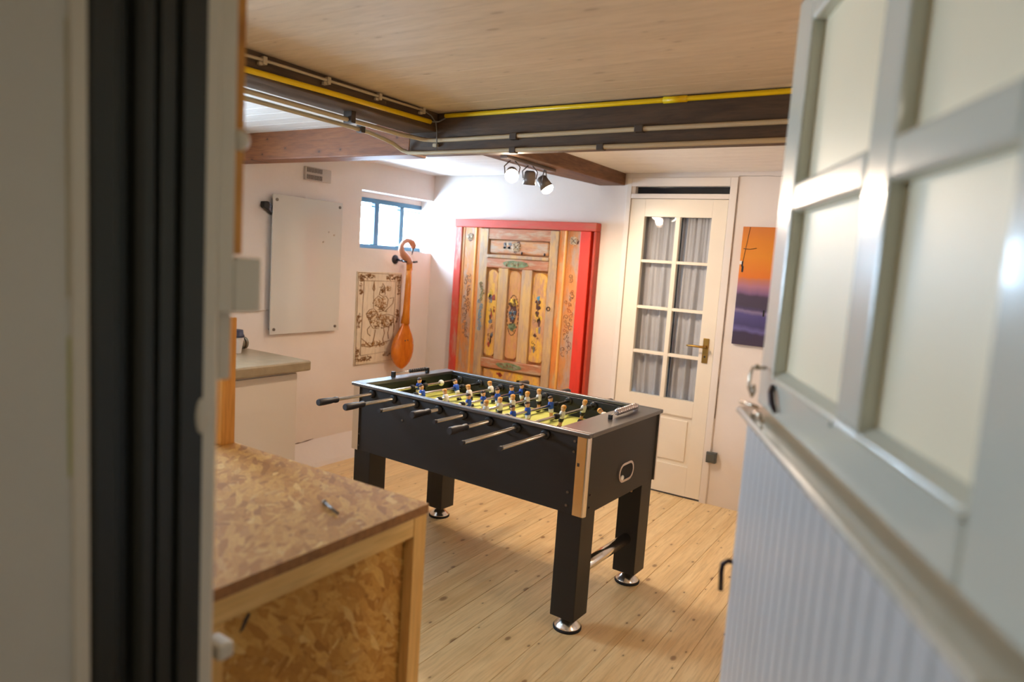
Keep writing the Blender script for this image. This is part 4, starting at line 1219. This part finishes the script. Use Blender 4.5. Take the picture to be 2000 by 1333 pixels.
# chrome corner guards
for sa in (-1, 1):
    for sb in (-1, 1):
        o_, t_ = .008, .0025
        A, B = SL + .001, SW + .001
        pts = []
        ext = .044
        R_ = .014
        pts.append((A - ext, B)); pts.append((A - ext, B + o_))
        for k in range(7):
            a = PI / 2 * (1 - k / 6)
            pts.append((A + o_ - R_ + R_ * math.cos(a), B + o_ - R_ + R_ * math.sin(a)))
        pts.append((A + o_, B - .016)); pts.append((A, B - .016)); pts.append((A, B))
        poly = [(sa * a_, sb * b_) for a_, b_ in pts]
        MB().prism(poly, .522, TH_ - .019, 'z').build('corner_guard', M['chrome'], ft)
MB().box(.640, .650, -SW - .0098, -SW - .0088, .728, .742).build('guard_screw', M['bracket'], ft)
for a_, z_ in ((.618, .826), (.617, .782), (.602, .609), (.600, .553), (-.636, .605), (-.636, .545), (-.338, .731)):
    MB().cyl((a_, -SW - .0045, z_), (a_, -SW + .001, z_), .0055, n=10).build('bolt', M['grey_metal'], ft)
for b_, z_ in ((-.30, .600), (-.30, .548)):
    MB().cyl((SL - .001, b_, z_), (SL + .004, b_, z_), .005, n=10).build('bolt', M['iron'], ft)
# ball return


def stadium(cb, cz, w, h, n=8):
    pts = []
    r = h / 2
    for k in range(n + 1):
        a = -PI / 2 + PI * k / n
        pts.append((cb + w / 2 - r + r * math.cos(a), cz + r * math.sin(a)))
    for k in range(n + 1):
        a = PI / 2 + PI * k / n
        pts.append((cb - w / 2 + r + r * math.cos(a), cz + r * math.sin(a)))
    return pts


so_, si_ = stadium(.024, .632, .150, .088), stadium(.024, .632, .128, .066)
rg = MB()
for poly_a, poly_b, xa, xb in ((so_, so_, SL, SL + .006), (so_, si_, SL + .006, SL + .006), (si_, si_, SL + .006, SL + .0005)):
    rg.rings([[(xa, p[0], p[1]) for p in poly_a], [(xb, p[0], p[1]) for p in poly_b]], caps=False, s=False)
rg.build('ball_return_ring', M['bead'], ft)
MB().prism(si_, SL + .0004, SL + .0012, 'x').build('ball_return_opening', M['rubber'], ft)
MB().ball((SL + .006, -.018, .612), (.006, .015, .012)).build('ball_in_return', M['fwhite'], ft)

# figures
shirts = {'b': [M['skin'], M['hair_dark'], M['blue'], M['fwhite'], M['skin'], M['fblack']], 'w': [M['skin'], M['hair_blond'], M['fwhite'], M['fblack'], M['skin'], M['fblack']]}


def figure_mesh(kind):
    mb = MB()

    def ell(z, ra, rb, ca=0.0):
        return [(ca + ra * math.copysign(abs(math.cos(t)) ** .7, math.cos(t)), rb * math.copysign(abs(math.sin(t)) ** .7, math.sin(t)), z) for t in [2 * PI * k / 12 for k in range(12)]]
    mb.rings([ell(.018, .006, .007), ell(.022, .0085, .0085), ell(.031, .0110, .0105), ell(.038, .0112, .0108)], 0)                       # neck and face
    mb.rings([ell(.036, .0118, .0114, -.001), ell(.042, .0116, .0112, -.001), ell(.0475, .008, .008, -.001), ell(.049, .003, .003)], 1)    # hair
    mb.rings([ell(.020, .0070, .0120), ell(.014, .0105, .0175), ell(.004, .0118, .0172), ell(-.008, .0110, .0150), ell(-.016, .0112, .0145)], 2)   # shirt
    mb.rings([ell(-.015, .0112, .0142), ell(-.026, .0108, .0138), ell(-.034, .0098, .0126)], 3)                                               # shorts
    mb.rings([ell(-.033, .0075, .0105), ell(-.048, .0070, .0095), ell(-.056, .0075, .0100)], 4)                                               # legs
    mb.rings([ell(-.054, .0090, .0115, .001), ell(-.064, .0120, .0125, .003), ell(-.070, .0125, .0125, .003)], 5)                             # boots
    me = mb.build('player', shirts[kind], origin=(0, 0, 0))
    d = me.data
    bpy.data.objects.remove(me)
    return d


fig = {'b': figure_mesh('b'), 'w': figure_mesh('w')}
rod_a = [-.548 + .1465 * i for i in range(8)]
RZ = .826
rows_ = [('b', [-.019], -.694, 'n', 4), ('b', [-.150, .122], -.664, 'n', -18), ('w', [-.136, .053, .242], -.592, 'f', 20), ('b', [-.137, -.020, .102, .228, .325], -.538, 'n', -4),
         ('w', [-.190, -.078, .030, .158, .270], -.554, 'f', 3), ('b', [-.175, -.053, .154], -.628, 'n', -8), ('w', [.020, .225], -.726, 'f', -10), ('w', [.180], -.680, 'f', 60)]
for i, (kind, bs_, tip, hs, ang) in enumerate(rows_):
    a_ = rod_a[i]
    far = (.52, .52, .50, .50, .48, .46, .43, .42)[i] if hs == 'f' else .42
    rd = MB().cyl((a_, tip + (.03 if hs == 'n' else 0), RZ), (a_, far, RZ), .0078, n=14).build('rod', M['steel'], ft)
    if hs == 'n':
        MB().lathe([(.0100, tip + .118), (.0145, tip + .112), (.0150, tip + .100), (.0125, tip + .088), (.0150, tip + .070), (.0165, tip + .040), (.0165, tip + .006), (.0140, tip)], (a_, 0, RZ), 16, axis='y').build('handle', M['grip'], rd)
        MB().cyl((a_, far - .002, RZ), (a_, far + .014, RZ), .0095, n=12).build('end_cap', M['grip'], rd)
    else:
        MB().lathe([(.0140, far + .10), (.0165, far + .09), (.0165, far + .03), (.0125, far + .012), (.0150, far - .005), (.010, far - .012)], (a_, 0, RZ), 16, axis='y').build('handle', M['grip'], rd)
        MB().cyl((a_, tip - .003, RZ), (a_, tip + .012, RZ), .0092, n=12).build('end_cap', M['grip'], rd)
    for s in (-1, 1):
        bsh = MB().lathe([(.021, s * (SW - .0225)), (.021, s * (SW - .030)), (.014, s * (SW - .034))], (a_, 0, RZ), 16, axis='y')
        bsh.lathe([(.022, s * (SW + .0005)), (.022, s * (SW + .006)), (.015, s * (SW + .016))], (a_, 0, RZ), 16, axis='y')
        bsh.build('bushing', M['blk_plastic'], rd)
        bb = (min(bs_) - .05 if s < 0 else max(bs_) + .05)
        if abs(bb) < IB - .03:
            MB().lathe([(.0105, bb - .012), (.0140, bb - .009), (.0140, bb + .009), (.0105, bb + .012)], (a_, 0, RZ), 14, axis='y').build('bumper', M['rubber'], rd)
    for b_ in bs_:
        inst('player', fig[kind], rd, (a_, b_, RZ), (0, math.radians(ang + random.uniform(-2, 2)), 0 if kind == 'b' else PI))
    if i == 0:
        MB().ball((a_, .164, RZ), (.017, .017, .017)).build('stopper', M['fwhite'], rd)
# score counters
sA = MB().box(-.672, -.652, -.108, -.090, TH_, TH_ + .030).build('score_post', M['blk_plastic'], ft, bevel=.002)
MB().box(-.660, -.642, .150, .168, TH_, TH_ + .030).build('score_post', M['blk_plastic'], ft, bevel=.002)
MB().cyl((-.662, -.098, TH_ + .022), (-.651, .158, TH_ + .022), .0025, n=8).build('score_wire', M['steel'], ft)
for k in range(8):
    b_ = .018 + k * .0168
    MB().lathe([(.006, b_), (.0105, b_ + .003), (.0105, b_ + .012), (.006, b_ + .0155)], (-.656, 0, TH_ + .022), 12, axis='y').build('score_bead', M['grip'], ft)
MB().box(.600, .618, .222, .238, TH_, TH_ + .032).build('score_post', M['bead'], ft, bevel=.002)
MB().box(.604, .622, -.050, -.036, TH_, TH_ + .020).build('score_post', M['blk_plastic'], ft, bevel=.002)
MB().cyl((.613, -.040, TH_ + .018), (.609, .230, TH_ + .024), .0025, n=8).build('score_wire', M['steel'], ft)
for k in range(10):
    b_ = .020 + k * .0202
    MB().lathe([(.009, b_), (.0145, b_ + .003), (.0145, b_ + .015), (.009, b_ + .0185)], (.611, 0, TH_ + .0205 + k * .0003), 14, axis='y').build('score_bead', M['bead'], ft)
